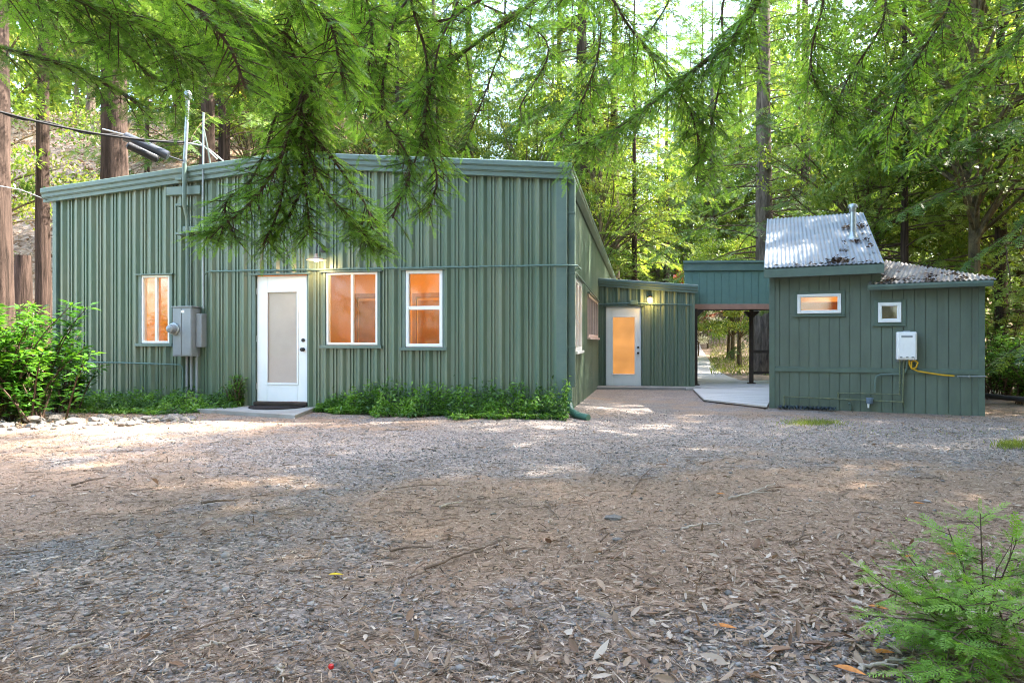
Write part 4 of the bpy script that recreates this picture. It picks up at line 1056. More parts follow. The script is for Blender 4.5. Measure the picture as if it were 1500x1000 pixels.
def needles_obj(name, pos, dirs, rn, tmpls, mat, parent, seed, org=Vector((0, 0, 0))):
    r = np.random.default_rng(seed)
    Pn = np.array([tuple(p - org) for p in pos]); Dn = np.array([tuple(d) for d in dirs]); rn = np.array(rn)
    Vs = []; Fs = []; Rs = []; off = 0
    pick = r.integers(0, len(tmpls), len(Pn))
    for k, (tv, tf) in enumerate(tmpls):
        m_ = pick == k
        if not m_.any(): continue
        n = m_.sum()
        V, F = scatter(tv, tf, frames(Dn[m_], r.normal(0, .28, n)), Pn[m_], rn[m_, 1])
        Vs.append(V); Fs.append(F + off); off += len(V); Rs.append(np.repeat(np.clip(rn[m_, 0], 0, 1), len(tv)))
    return link(name, mesh_np(name, np.concatenate(Vs), np.concatenate(Fs), np.concatenate(Rs)), mat, parent)

# ------------------------------------------------------------------ overhanging redwoods (trunks outside the frame)
def over_tree(label, tx, ty, tr, boughs, seed):
    t = empty('redwood_tree', (tx, ty, 0), 0, label, 'tree', 'redwoods overhanging the yard')
    org = Vector((tx, ty, 0))
    trunk_mesh(8.5, tr, seed).build('trunk', M['bark'], t, True)
    for k, b in enumerate(boughs):
        pix, r0, nsec, sl, sp, st, droop, bare = b
        path = [W(*p) for p in pix]
        hub = Vector((tx, ty, min(8.0, max(path[0].z + .3, 3.2))))
        full = [hub, hub.lerp(path[0], .5) + Vector((0, 0, .15))] + path
        st2 = 2 / (len(full) - 1) * .9
        limb, pos, dirs, rn = bough(full, r0, .007, int(nsec * {3: 1.85, 5: 1.6, 7: 1.45}[seed]), sl * (.95 if seed == 7 else .68), sp * .9, max(st2, st), seed * 31 + k, droop, bare=bare)
        limb.v = [(v[0] - tx, v[1] - ty, v[2]) for v in limb.v]
        lo = limb.build('limb', M['twig'], t, True)
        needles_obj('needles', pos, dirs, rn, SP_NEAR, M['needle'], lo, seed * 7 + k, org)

def trunk_mesh(H, r, seed, n=22, rings=26, lean=(0, 0), flare=.35, tip=.25, rough=.10):
    c = MB(); vs = []; fs = []
    for j in range(rings + 1):
        t = j / rings; z = H * t - .3
        rr_ = r * (1 - (1 - tip) * t) * (1 + flare * math.exp(-max(0, z) / (r * 2.2)))
        for k in range(n):
            a = 2 * math.pi * k / n
            q = 1 + rough * noise.noise((math.cos(a) * 2.6 + seed * 3.1, math.sin(a) * 2.6, z * .25 / max(.3, r))) + rough * .6 * noise.noise((math.cos(a) * 7 + seed, math.sin(a) * 7, z * .4))
            vs.append((rr_ * q * math.cos(a) + lean[0] * z + .06 * r * math.sin(z * .6 + seed), rr_ * q * math.sin(a) + lean[1] * z, z))
    for j in range(rings):
        for k in range(n):
            a = j * n + k; b = j * n + (k + 1) % n; fs.append((a, b, b + n, a + n))
    fs.append(tuple(range(rings * n, rings * n + n)))
    c.add(vs, fs); return c

# each bough: pixel path, limb radius, secondaries, their length, spray size, start, droop, share of bare twigs
over_tree('redwood at the left whose bright needle boughs hang over the left roof and front door', -4.2, 1.2, .45, [
    ([(-160, -100, 3.0), (60, -20, 3.2), (190, 30, 3.4), (300, 95, 3.6)], .018, 46, .62, .17, .3, 1.6, .05),
    ([(40, -160, 3.4), (230, -50, 3.6), (340, 20, 3.8), (420, 90, 4.0)], .018, 50, .75, .17, .3, 1.8, .05),
    ([(-120, 20, 3.3), (20, 75, 3.4), (110, 100, 3.5), (200, 150, 3.6)], .012, 34, .42, .15, .3, 1.2, 0),
    ([(330, -120, 4.0), (425, -10, 4.2), (416, 70, 4.4), (440, 140, 4.6), (452, 220, 4.75), (432, 300, 4.8), (405, 345, 4.85)], .026, 60, .60, .17, .3, 1.6, .08),
    ([(430, 60, 4.4), (438, 170, 4.5), (470, 270, 4.55), (520, 325, 4.6), (555, 365, 4.65)], .013, 42, .42, .16, .45, 1.3, .05),
    ([(410, 60, 4.4), (420, 200, 4.45), (385, 275, 4.5), (340, 320, 4.5), (300, 345, 4.5)], .012, 40, .40, .16, .45, 1.3, .0),
    ([(440, 90, 4.4), (440, 200, 4.6), (450, 300, 4.7), (455, 345, 4.8)], .010, 26, .36, .15, .5, 1.5, .0),
    ([(200, -120, 4.2), (300, -20, 4.5), (250, 70, 4.6), (260, 150, 4.7)], .012, 34, .6, .17, .3, 1.8, .1),
    ([(0, -150, 4.0), (120, -60, 4.3), (190, 20, 4.5), (140, 80, 4.6)], .012, 34, .6, .17, .3, 1.6, .05),
    ([(420, -120, 4.6), (520, -30, 4.9), (545, 50, 5.0), (530, 150, 5.1)], .013, 40, .62, .17, .3, 1.7, .1),
    ([(428, 60, 4.4), (445, 170, 4.5), (500, 250, 4.6), (540, 310, 4.6), (530, 350, 4.6)], .010, 34, .42, .16, .4, 1.5, .0),
    ([(415, 60, 4.5), (400, 180, 4.6), (370, 260, 4.7), (330, 300, 4.7), (345, 350, 4.7)], .010, 34, .42, .16, .4, 1.5, .0),
    ([(430, 120, 4.5), (420, 220, 4.6), (410, 300, 4.7), (385, 360, 4.7)], .009, 28, .38, .16, .4, 1.5, .0),
    ([(-80, -60, 3.9), (60, 10, 4.2), (160, 60, 4.4), (230, 120, 4.6)], .012, 40, .6, .17, .3, 1.5, .05),
    ([(120, -140, 4.8), (260, -30, 5.0), (370, 40, 5.2), (380, 140, 5.3)], .012, 44, .65, .18, .3, 1.6, .05),
    ([(260, -140, 3.7), (400, -40, 3.9), (480, 30, 4.0), (500, 110, 4.1)], .012, 40, .55, .17, .3, 1.6, .05),
    ([(100, -60, 3.0), (250, -10, 3.1), (330, 60, 3.2), (360, 130, 3.3)], .010, 34, .38, .15, .3, 1.3, .0),
], 3)
over_tree('redwood leaning in from above whose dark boughs cross the middle of the sky', -3.6, -2.2, .5, [
    ([(620, -160, 5.0), (600, -20, 5.2), (625, 90, 5.3), (620, 190, 5.4), (590, 290, 5.5)], .016, 52, .55, .17, .3, 1.8, .08),
    ([(830, -60, 5.6), (785, 0, 5.6), (705, 58, 5.7), (640, 110, 5.8), (590, 170, 5.9)], .03, 52, .7, .18, .3, 1.7, .15),
    ([(760, -120, 5.2), (680, 15, 5.4), (600, 32, 5.5), (515, 34, 5.5), (445, 22, 5.5)], .014, 36, .6, .17, .3, 1.8, .2),
    ([(700, -120, 6.0), (740, 30, 6.2), (720, 110, 6.3), (690, 190, 6.4)], .012, 36, .6, .18, .3, 1.8, .2),
    ([(560, -140, 6.2), (660, -20, 6.4), (800, 60, 6.6), (760, 160, 6.8)], .014, 40, .7, .18, .3, 1.6, .2),
    ([(480, -140, 5.8), (520, 20, 6.0), (500, 120, 6.2), (540, 200, 6.3)], .012, 44, .6, .18, .3, 1.7, .1),
    ([(600, -120, 5.0), (575, 40, 5.1), (560, 160, 5.2), (600, 240, 5.3), (575, 320, 5.3)], .011, 46, .5, .17, .35, 1.6, .0),
    ([(650, -100, 5.2), (640, 80, 5.3), (620, 180, 5.4), (640, 260, 5.4), (625, 310, 5.4)], .010, 40, .45, .17, .35, 1.6, .0),
    ([(640, -140, 5.6), (660, 60, 5.8), (640, 160, 5.9), (650, 260, 6.0)], .012, 44, .5, .18, .3, 1.6, .05),
], 5)
over_tree('redwood at the right whose thick dark limb slants down above the annex', 6.2, 2.6, .5, [
    ([(1180, -90, 6.0), (1105, 10, 6.2), (1075, 55, 6.3), (1030, 92, 6.4), (972, 138, 6.5), (900, 190, 6.6), (850, 215, 6.7)], .05, 84, .85, .19, .3, 1.7, .12),
    ([(880, -90, 6.4), (905, 10, 6.6), (945, 70, 6.7), (985, 120, 6.8), (1012, 165, 6.9), (1030, 230, 7.0)], .02, 56, .75, .19, .3, 1.8, .12),
    ([(1100, -60, 6.6), (1060, 100, 6.8), (1040, 190, 7.0), (1020, 265, 7.1)], .018, 50, .6, .19, .3, 1.8, .05),
    ([(860, -100, 7.0), (880, 40, 7.2), (860, 130, 7.3), (820, 200, 7.4)], .016, 46, .75, .19, .3, 1.8, .2),
    ([(1260, -80, 6.8), (1200, 30, 7.2), (1190, 110, 7.4), (1230, 170, 7.6)], .018, 46, .8, .19, .3, 1.6, .1),
    ([(1340, -80, 7.0), (1290, 40, 7.4), (1240, 120, 7.6), (1210, 200, 7.8)], .018, 48, .8, .19, .3, 1.6, .15),
    ([(1440, -60, 7.0), (1380, 30, 7.3), (1330, 110, 7.6), (1300, 190, 7.8)], .018, 46, .8, .19, .3, 1.5, .15),
    ([(1560, -20, 6.6), (1490, 60, 7.0), (1420, 120, 7.3), (1360, 190, 7.5)], .02, 46, .8, .19, .3, 1.5, .1),
    ([(1000, -90, 7.4), (980, 0, 7.5), (940, 60, 7.6), (900, 110, 7.7)], .014, 40, .7, .19, .3, 1.7, .1),
], 7)

# ------------------------------------------------------------------ forest trees
def conifer_crown(H, z0, Lmax, nb, seed, dens=.16, spray=.5):
    r = random.Random(seed); pos = []; dirs = []; rn = []; limb = MB()
    for k in range(nb):
        u = (k + r.random()) / nb; z = z0 + (H - z0) * u; az = r.uniform(0, 2 * math.pi)
        L = Lmax * (1 - u) ** .7 * r.uniform(.55, 1.1) + .4
        d = Vector((math.cos(az), math.sin(az), r.uniform(-.15, .35))).normalized(); q = Vector((0, 0, z)); m = max(4, int(L / .35)); st = L / m; tw = [q.copy()]; base = r.gauss(.5, .18)
        for j in range(m):
            d.z -= .16 * st * r.uniform(.5, 1.5); d.x += r.gauss(0, .06); d.y += r.gauss(0, .06); d.normalize(); q = q + d * st; tw.append(q.copy())
            if j < m * .18: continue
            sv = d.cross(Vector((0, 0, 1))).normalized()
            for s2 in (-1, 1):
                for e in range(2):
                    dd = d * r.uniform(.3, .9) + sv * s2 * r.uniform(.5, 1) + Vector((r.gauss(0, .2), r.gauss(0, .2), r.gauss(-.35, .25)))
                    pos.append(q + d * r.uniform(-.5, .5) * st); dirs.append(dd); rn.append((base + r.gauss(0, .12), spray * r.uniform(.6, 1.25)))
        pos.append(q); dirs.append(d); rn.append((base + .2, spray))
        limb.tube(tw, [max(.006, .035 * (1 - u) * (1 - .85 * i / m)) for i in range(m + 1)], 4, False)
    return limb, pos, dirs, rn

def broad_crown(H, z0, rad, seed, n=14000, leaf=.11, clus=70):
    r = np.random.default_rng(seed); rnd_ = random.Random(seed); limb = MB(); C = []
    top = Vector((0, 0, z0))
    for k in range(clus):
        a = rnd_.uniform(0, 2 * math.pi); h = rnd_.random(); rr_ = rad * math.sqrt(rnd_.random()) * (.45 + .75 * math.sin(math.pi * (.12 + .8 * h)))
        p = Vector((rr_ * math.cos(a), rr_ * math.sin(a), z0 + (H - z0) * h)); C.append((p, rnd_.uniform(.35, .95) * rad / 2.6, rnd_.gauss(.5, .2)))
        if k % 2 == 0:
            s0 = Vector((0, 0, z0 * .75 + (p.z - z0) * .55)); md = s0.lerp(p, .5) + Vector((rnd_.gauss(0, .15), rnd_.gauss(0, .15), .25))
            limb.tube(catmull([s0, md, p], 4), [.035 * (1 - i / 9) + .006 for i in range(9)], 5, False)
    ci = r.integers(0, len(C), n)
    cp = np.array([tuple(c[0]) for c in C]); cs = np.array([c[1] for c in C]); cb = np.array([c[2] for c in C])
    u = r.normal(size=(n, 3)); u /= np.linalg.norm(u, axis=1, keepdims=True); u *= (r.random(n) ** .45)[:, None]; u[:, 2] *= .45
    Pn = cp[ci] + u * cs[ci][:, None]
    d = r.normal(size=(n, 3)); d[:, 2] -= .6
    V, F = scatter(*LEAF, frames(d, r.normal(0, .6, n)), Pn, r.uniform(.7, 1.3, n) * leaf)
    rv = np.repeat(np.clip(cb[ci] + r.normal(0, .15, n), 0, 1), 4)
    return limb, V, F, rv

CONS = []
for k, (H, z0, Lm, nb) in enumerate(((26, 2.2, 4.6, 210), (24, 4.0, 3.8, 170), (20, 1.2, 3.6, 180), (27, 10.5, 4.2, 150))):
    limb, pos, dirs, rn = conifer_crown(H, z0, Lm, nb, 40 + k)
    t = empty('redwood_tree', (0, 0, 0), 0, 'x', 'tree')
    trunk_mesh(H, .2 if k == 2 else .42, 11 + k, 20, 30, tip=.06).build('trunk', M['bark'] if k != 1 else M['bark_grey'], t, True)
    lo = limb.build('branches', M['twig'], t); needles_obj('crown', pos, dirs, rn, [SP_FAR], M['conifer_light' if k == 2 else 'conifer'], t, 60 + k)
    CONS.append(t)
BRD = []
for k, (H, z0, rad, n, clus) in enumerate(((9, 2.6, 3.0, 15000, 75), (12, 3.5, 3.4, 18000, 90), (6.5, 1.6, 2.4, 12000, 55))):
    limb, V, F, rv = broad_crown(H, z0, rad, 80 + k, n, .13, clus)
    t = empty('broadleaf_tree', (0, 0, 0), 0, 'x', 'tree')
    trunk_mesh(H * .8, .13, 17 + k, 10, 14, lean=(.03 * (k - 1), 0), tip=.2).build('trunk', M['bark_moss'], t, True)
    limb.build('branches', M['bark_moss'], t); link('crown', mesh_np('crown', V, F, rv), M['broad'], t); BRD.append(t)
used = set()
def plant(proto, x, y, sc, rz, label, group=None, kids=None, trunk_scale=None, z=None):
    t = proto
    if proto.name in used:
        t = proto.copy(); COL.objects.link(t)
        for ch in list(proto.children):
            c = ch.copy(); COL.objects.link(c); c.parent = t
    else: used.add(proto.name)
    t.location = (x, y, (ground_z(x, y) if z is None else z) - .05); t.rotation_euler = (0, 0, rz); t.scale = (sc, sc, sc)
    t['label'] = label; t['category'] = 'tree'
    if 'group' in t: del t['group']
    if group: t['group'] = group
    for ch in t.children:
        if ch.name.startswith('trunk'): ch.scale = (trunk_scale, trunk_scale, 1) if trunk_scale else (1, 1, 1)
    return t
def pl(proto, px, Y, sc, label, group=None, ts=None):
    return plant(proto, (px - 750) / 1000 * Y, Y, sc, random.uniform(0, 6.28), label, group, None, ts)
# trees one can single out
pl(CONS[3], -14, 14.5, 1.0, 'huge dark redwood trunk cut by the left picture edge', ts=1.05)
pl(CONS[3], 63, 19, .9, 'slim redwood trunk between the left edge trunk and the roof corner', ts=.55)
pl(CONS[3], 166, 20, 1.05, 'massive furrowed grey redwood trunk behind the overhead splice case', ts=1.0)
pl(CONS[3], 305, 27, 1.0, 'redwood trunk rising behind the antenna pole', ts=.8)
pl(CONS[3], 852, 33, 1.1, 'pale double redwood trunk just past the right gable corner', ts=1.0)
pl(CONS[3], 900, 36, 1.1, 'reddish redwood trunk behind the far end of the side wall', ts=.7)
pl(CONS[1], 1119, 24.0, 1.0, 'broad grey redwood trunk seen through the breezeway beside the railing', ts=.9)
pl(CONS[0], 1180, 30, 1.0, 'drooping redwood directly behind the shed roof', ts=.7)
for px, Y, l in ((1381, 22, 'slender trunk left of three in the wood right of the shed roof'), (1397, 24, 'slender trunk in the middle of three right of the shed roof'), (1409, 21.5, 'darker slender trunk right of three behind the shed gutter'), (1466, 18, 'slim redwood trunk beyond the shed gutter end'), (1493, 20, 'slim redwood trunk at the right picture edge')):
    pl(CONS[2], px, Y, 1.05, l, None, .8)
for px, Y, l in ((1067, 33, 'small tree by the path seen through the breezeway, left of three'), (1073, 31.5, 'small tree by the path seen through the breezeway, middle of three'), (1083, 27.5, 'small leaning tree by the path nearest to the breezeway post')):
    pl(BRD[2], px, Y, .85, l, None, .9)
for px, Y, sc, mt, l in ((1037, 40, .75, 'redleaf', 'small red leaved tree far beyond the breezeway path'), (1023, 34, .5, 'whiteflower', 'pale flowering shrub tree at the left of the breezeway path')):
    t = pl(BRD[2], px, Y, sc, l, None, .6)
    for ch in t.children:
        if ch.name.startswith('crown'): ch.material_slots[0].link = 'OBJECT'; ch.material_slots[0].material = M[mt]
GF = 'forest trees behind the buildings'; LF = 'redwood in the sunlit forest behind the buildings'; LB = 'yellow green broadleaf tree in the sunlit forest behind the buildings'
rs_ = random.Random(21)
spots = []
for px, Y in ((230, 36), (330, 28), (400, 40), (470, 33), (560, 38), (640, 34), (720, 42), (790, 36), (960, 34), (1010, 42), (1060, 46), (1240, 24), (1300, 27), (1340, 19), (1440, 25), (1540, 15.5),
              (1230, 36), (1400, 34), (1120, 38), (920, 48), (820, 52), (600, 52), (480, 50), (260, 46), (120, 50), (-80, 40), (1480, 38), (1340, 46), (1600, 30), (-160, 24), (690, 60), (1000, 60), (1180, 58), (380, 60)):
    spots.append((px, Y))
for x, y, sc in ((13, 2, 1.1), (16.5, 7, 1.15), (13.5, -4, 1.1), (20, 1, 1.2), (10.5, 5.5, 1.0), (12.5, 9, 1.0), (14.5, 11, 1.25), (18, 13.5, 1.35), (9.5, 2.5, .95), (10.5, -1, 1.0), (8, -3.5, 1.0), (22, 8, 1.2), (18, -6, 1.2)):  # redwoods added off frame to cast shade over the yard
    plant(CONS[rs_.choice((0, 2))], x, y, sc, rs_.uniform(0, 6), 'redwood at the right of the yard, added out of view to shade it', 'unseen trees added to shade the yard', None, .8)
spots = [q for q in spots if not (4.5 < (q[0] - 750) / 1000 * q[1] < 20 and 22 < q[1] < 48)] + [(880, 52), (930, 56), (975, 52), (1025, 55), (1080, 57), (850, 47), (1130, 50), (1220, 53), (1290, 50), (1380, 53), (1450, 50), (910, 66), (1000, 70), (560, 44), (640, 47), (700, 38), (760, 46), (815, 40), (870, 34), (930, 32), (985, 45), (1050, 48), (1110, 47), (590, 33), (1170, 46), (1340, 47)]
for px, Y in spots:
    pl(CONS[rs_.choice((0, 1, 2, 2))], px + rs_.uniform(-15, 15), Y, rs_.uniform(.9, 1.2), LF, GF, rs_.uniform(.5, .8))
for px, Y in ((290, 31), (640, 55), (760, 58), (880, 56),(1000, 56), (930, 64), (1060, 60), (1120, 66), (820, 66), (370, 30), (440, 36), (530, 33), (620, 40), (700, 36), (780, 33), (880, 31), (930, 29), (970, 38), (1030, 52), (1200, 26), (1270, 21), (1330, 23), (1390, 29), (1450, 20), (1510, 24), (1140, 34), (1420, 17), (1090, 50), (-40, 19), (850, 44), (1000, 31), (1230, 44), (1300, 38), (120, 44), (1560, 30), (560, 46), (330, 44)):
    if 4.5 < (px - 750) / 1000 * Y < 19 and 22 < Y < 48: continue
    pl(BRD[rs_.choice((0, 1, 1))], px + rs_.uniform(-12, 12), Y, rs_.uniform(.9, 1.35), LB, GF, None)
# trees behind the camera (seen only in the window reflections)
for x, y in ((-9, -9), (-3, -14), (4, -11), (10, -8), (-14, -3), (0, -20), (14, -16)):
    plant(CONS[rs_.choice((0, 2))], x, y, 1.0, rs_.uniform(0, 6), 'redwood standing behind the viewpoint, reflected in the windows', 'trees behind the viewpoint', None, .8)
for x, y, sc in ((3.5, -3.2, 1.0), (8.2, 3.2, 1.0), (6.5, -6, 1.1), (-1.5, -5.5, 1.0), (11.5, -2.5, 1.1), (12, 6.8, 1.15)):  # unseen crowns added to block skylight from above and from the right
    plant(CONS[3], x, y, sc, rs_.uniform(0, 6), 'tall bare stemmed redwood added out of view by the viewpoint to block sky light', 'unseen redwoods added around the viewpoint to block sky light', None, .8)
for x, y in ((-6, -10), (2, -9), (7, -12), (-11, -7), (-2, -13), (11, -11), (-8, -15), (4, -16), (-15, -10)):
    plant(BRD[1], x, y, 1.1, rs_.uniform(0, 6), 'broadleaf tree standing behind the viewpoint, reflected in the windows', 'trees behind the viewpoint')
for q in CONS + BRD:
    assert q.name in used, q.name
# stump and leaning trunk on the left
p = W(34, 0, 16.5); st_ = empty('tree_stump', (p.x, p.y, ground_z(p.x, p.y)), 0, 'split brown stump among the trunks at the far left', 'stump')
trunk_mesh(3.4, .22, 55, 14, 12, tip=.8, rough=.2).build('trunk', M['bark'], st_, True)
p = W(86, 0, 21); lt = empty('leaning_tree', (p.x, p.y, ground_z(p.x, p.y)), 0, 'mossy trunk leaning right behind the left roof corner', 'tree')
trunk_mesh(7, .17, 56, 12, 14, lean=(.32, 0), tip=.4).build('trunk', M['bark_moss'], lt, True)

# far wood as one mass of leaves
def far_wood():
    r = np.random.default_rng(5); n = 150000
    a = r.uniform(-math.pi, math.pi, n); a[:60000] = r.uniform(-1.15, 1.15, 60000); Rr = np.where(np.abs(a) > 1.2, r.uniform(38, 60, n), r.uniform(66, 90, n)); x = np.sin(a) * Rr; y = np.cos(a) * Rr
    g = np.array([ground_z(float(i), float(j)) for i, j in zip(x, y)]); hmax = 21 + 6 * np.sin(a * 23) + 4 * np.sin(a * 57)
    z = g + hmax * r.random(n) ** .8
    d = r.normal(size=(n, 3)); d[:, 2] -= .8
    V, F = scatter(*LEAF, frames(d, r.normal(0, .6, n)), np.stack([x, y, z], 1), np.where(np.abs(a) > 1.2, r.uniform(.35, .8, n), r.uniform(.6, 1.4, n)))
    base = .5 + .35 * np.sin(x * .9) * np.sin(z * .7) + r.normal(0, .12, n)
    o = link('distant_wood', mesh_np('distant_wood', V, F, np.repeat(np.clip(base, 0, 1), 4)), M['broad']); tag(o, 'far wood closing the view behind the forest', 'wood', kind='stuff')
far_wood()

# shrubs
LEAF2 = (np.array([[0, 0, 0], [.35, .17, .05], [.7, .13, .03], [1, 0, -.08], [.35, 0, -.02], [.7, 0, -.03], [.35, -.17, .05], [.7, -.13, .03]], float),
         np.array([[0, 4, 1, 1], [4, 5, 2, 1], [5, 3, 2, 2], [0, 6, 4, 4], [6, 7, 5, 4], [7, 3, 5, 5]]))
LEAF2 = (LEAF2[0], np.array([[0, 4, 1, 0]]))  # replaced below
LV = np.array([[0, 0, 0], [.4, .19, .05], [1, 0, -.08], [.4, 0, -.02], [.4, -.19, .05]], float)
LEAF2 = (LV, np.array([[0, 3, 2, 1], [0, 4, 2, 3]]))
def shrub(name, label, cat, x, y, stems, hgt, spread, leaf, nleaf, mat, seed, group=None, lean=(0, 0)):
    r = random.Random(seed); t = empty(name, (x, y, ground_z(x, y)), 0, label, cat, group)
    c = MB(); pos = []; dirs = []; rv = []
    for k in range(stems):
        a = r.uniform(0, 2 * math.pi); s0 = Vector((r.gauss(0, spread * .2), r.gauss(0, spread * .2), -.03)); h = hgt * r.uniform(.45, 1.0)
        e = s0 + Vector((math.cos(a) * spread * r.uniform(.3, 1) + lean[0], math.sin(a) * spread * r.uniform(.3, 1) + lean[1], h))
        path = catmull([s0, s0.lerp(e, .5) + Vector((0, 0, h * .15)), e], 6); n = len(path)
        c.tube(path, [.012 * (1 - i / n) + .003 for i in range(n)], 5, False)
        base = r.gauss(.45, .15)
        for q in range(nleaf):
            t_ = r.uniform(.06, 1) ** .8; i = min(n - 2, int(t_ * (n - 1))); p = path[i].lerp(path[i + 1], t_ * (n - 1) - i)
            az = r.uniform(0, 6.28); dd = Vector((math.cos(az), math.sin(az), r.uniform(-.35, .6)))
            pos.append(p + dd * r.uniform(0, .05)); dirs.append(dd); rv.append((base + r.gauss(0, .15) + .3 * (t_ - .6), leaf * r.uniform(.6, 1.2)))
    c.build('stem', M['twig'], t, True)
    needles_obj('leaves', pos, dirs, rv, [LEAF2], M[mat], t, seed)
    return t
shrub('laurel_bush', 'glossy bright green laurel bush at the left edge before the building corner', 'bush', *G(28, 617).xy, 58, 1.75, 1.05, .14, 95, 'laurel', 5)
p = W(95, 0, 10.6); shrub('laurel_bush', 'smaller laurel shoot leaning against the left wall above the ivy', 'bush', p.x, p.y, 22, 1.05, .42, .12, 60, 'laurel', 6)
p = W(-70, 0, 8.9); shrub('laurel_bush', 'laurel bush partly cut off by the left picture edge', 'bush', p.x, p.y, 40, 1.7, .7, .13, 80, 'laurel', 8)
p = W(347, 0, 11.0); shrub('ivy_climber', 'ivy climbing the ribbed wall left of the front door', 'ivy', p.x, p.y, 16, .62, .16, .075, 34, 'ivy', 9)
for k, (px, Y, h, sp, l) in enumerate(((1470, 14.5, 1.6, .9, 'broad green shrub in the shade just right of the shed'), (1515, 13.2, 1.3, .8, 'low shrub at the right edge beyond the black drain pipe'), (1455, 17.5, 2.2, 1.0, 'taller shrub behind the shed right corner'))):
    p = W(px, 0, Y); shrub('forest_shrub', l, 'shrub', p.x, p.y, 44, h, sp, .13, 50, 'ivy', 20 + k)
def ivy_mass(name, label, pts_fn, n, leaf, seed, mat='ivy'):
    r = np.random.default_rng(seed); P_ = np.array([pts_fn(r) for _ in range(n)])
    d = r.normal(size=(n, 3)); d[:, 1] -= .9; d[:, 2] = d[:, 2] * .5 - .25
    V, F = scatter(*LEAF2, frames(d, r.normal(0, .5, n)), P_, r.uniform(.6, 1.25, n) * leaf)
    lum = np.array([.45 + .7 * noise.noise((q[0] * 3, q[1] * 3, q[2] * 4)) for q in P_]) + r.normal(0, .15, n)
    o = link(name, mesh_np(name, V, F, np.repeat(np.clip(lum, 0, 1), 5)), M[mat]); tag(o, label, 'ground cover', kind='stuff'); return o
xa, xb = MF.x(472), MF.x(832)
def f1(r):
    while True:
        x = r.uniform(xa, xb + .05); u = (x - xa) / (xb - xa)
        top = (.20 + .40 * min(1, u * 4)) * (.50 + .6 * (noise.noise((x * 3.2, 1, 0)) + .5) + .4 * noise.noise((x * 9, 3, 0)))
        dep = (.30 + .50 * min(1, u * 3)) * (.8 + .5 * noise.noise((x * 2.5, 7, 0)) + .2 * noise.noise((x * 8, 2, 0)))
        y = -r.random() ** .8 * dep - .04; h = top * (1 - (abs(y) / dep) ** 1.3) ; h = max(.05, h)
        z = h * (r.random() ** .45)
        if r.random() < .10 and abs(y) < dep * .6: z += .20 * r.random() ** 1.5
        return tuple(MF.w(x, y, z + .02))
ivy_mass('ivy_bed', 'bank of bright green ivy along the foot of the front wall between door and downspout', f1, 8500, .078, 31)
xc_, xd_ = MF.x(70), MF.x(362)
def f2(r):
    x = r.uniform(xc_ - 1.5, xd_); top = .30 + .26 * noise.noise((x * 2.2, 5, 0)) + .14 * noise.noise((x * 7, 3, 0)); dep = 1.0 + .5 * ss(xc_ + .6, xc_ - .6, x) + .3 * noise.noise((x * 1.7, 9, 0)) - .5 * ss(MF.x(300), xd_, x)
    y = -r.random() ** .9 * dep - .04; h = max(.04, top * (1 - (abs(y) / dep) ** 1.2)); return tuple(MF.w(x, y, h * r.random() ** .5 + .01))
ivy_mass('ivy_bed', 'dark ivy ground cover under the left window and meter cabinet', f2, 10500, .075, 32)

# redwood sapling in the foreground
def sapling():
    b = W(1450, 0, 2.45); t = empty('redwood_sapling', (b.x, b.y, 0), 0, 'bright green redwood sapling in the lower right foreground', 'sapling')
    c = MB(); pos = []; dirs = []; rv = []; k = 0
    tips = [(1388, 772, 2.55), (1436, 752, 2.5), (1332, 815, 2.5), (1288, 855, 2.45), (1490, 790, 2.5), (1310, 905, 2.3), (1370, 870, 2.35), (1415, 850, 2.25), (1450, 880, 2.1), (1340, 960, 2.2), (1480, 905, 2.15), (1395, 935, 2.12), (1420, 985, 2.05), (1365, 1000, 2.1), (1345, 930, 2.45), (1460, 830, 2.5)]
    for i, tp in enumerate(tips):
        e = W(*tp) - Vector((b.x, b.y, 0)); s0 = Vector((random.gauss(0, .04), random.gauss(0, .04), 0.0))
        s0.z = min(.02, e.z); mid = s0.lerp(e, .5) + Vector((0, 0, .04 if i > 4 else .0))
        limb, p_, d_, r_ = bough([s0, mid, e], .0045, .0018, 7 if i > 4 else 8, .13 if i < 5 else .19, .125, .2, 500 + i, droop=.3, dens=.06, twr=.0012)
        c.add(limb.v, limb.f); pos += p_; dirs += d_; rv += [(q[0] + .22, q[1]) for q in r_]
        pos.append(e); dirs.append(e - mid); rv.append((.95, .06))
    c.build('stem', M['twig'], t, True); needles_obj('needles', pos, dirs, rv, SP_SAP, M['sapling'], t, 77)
sapling()

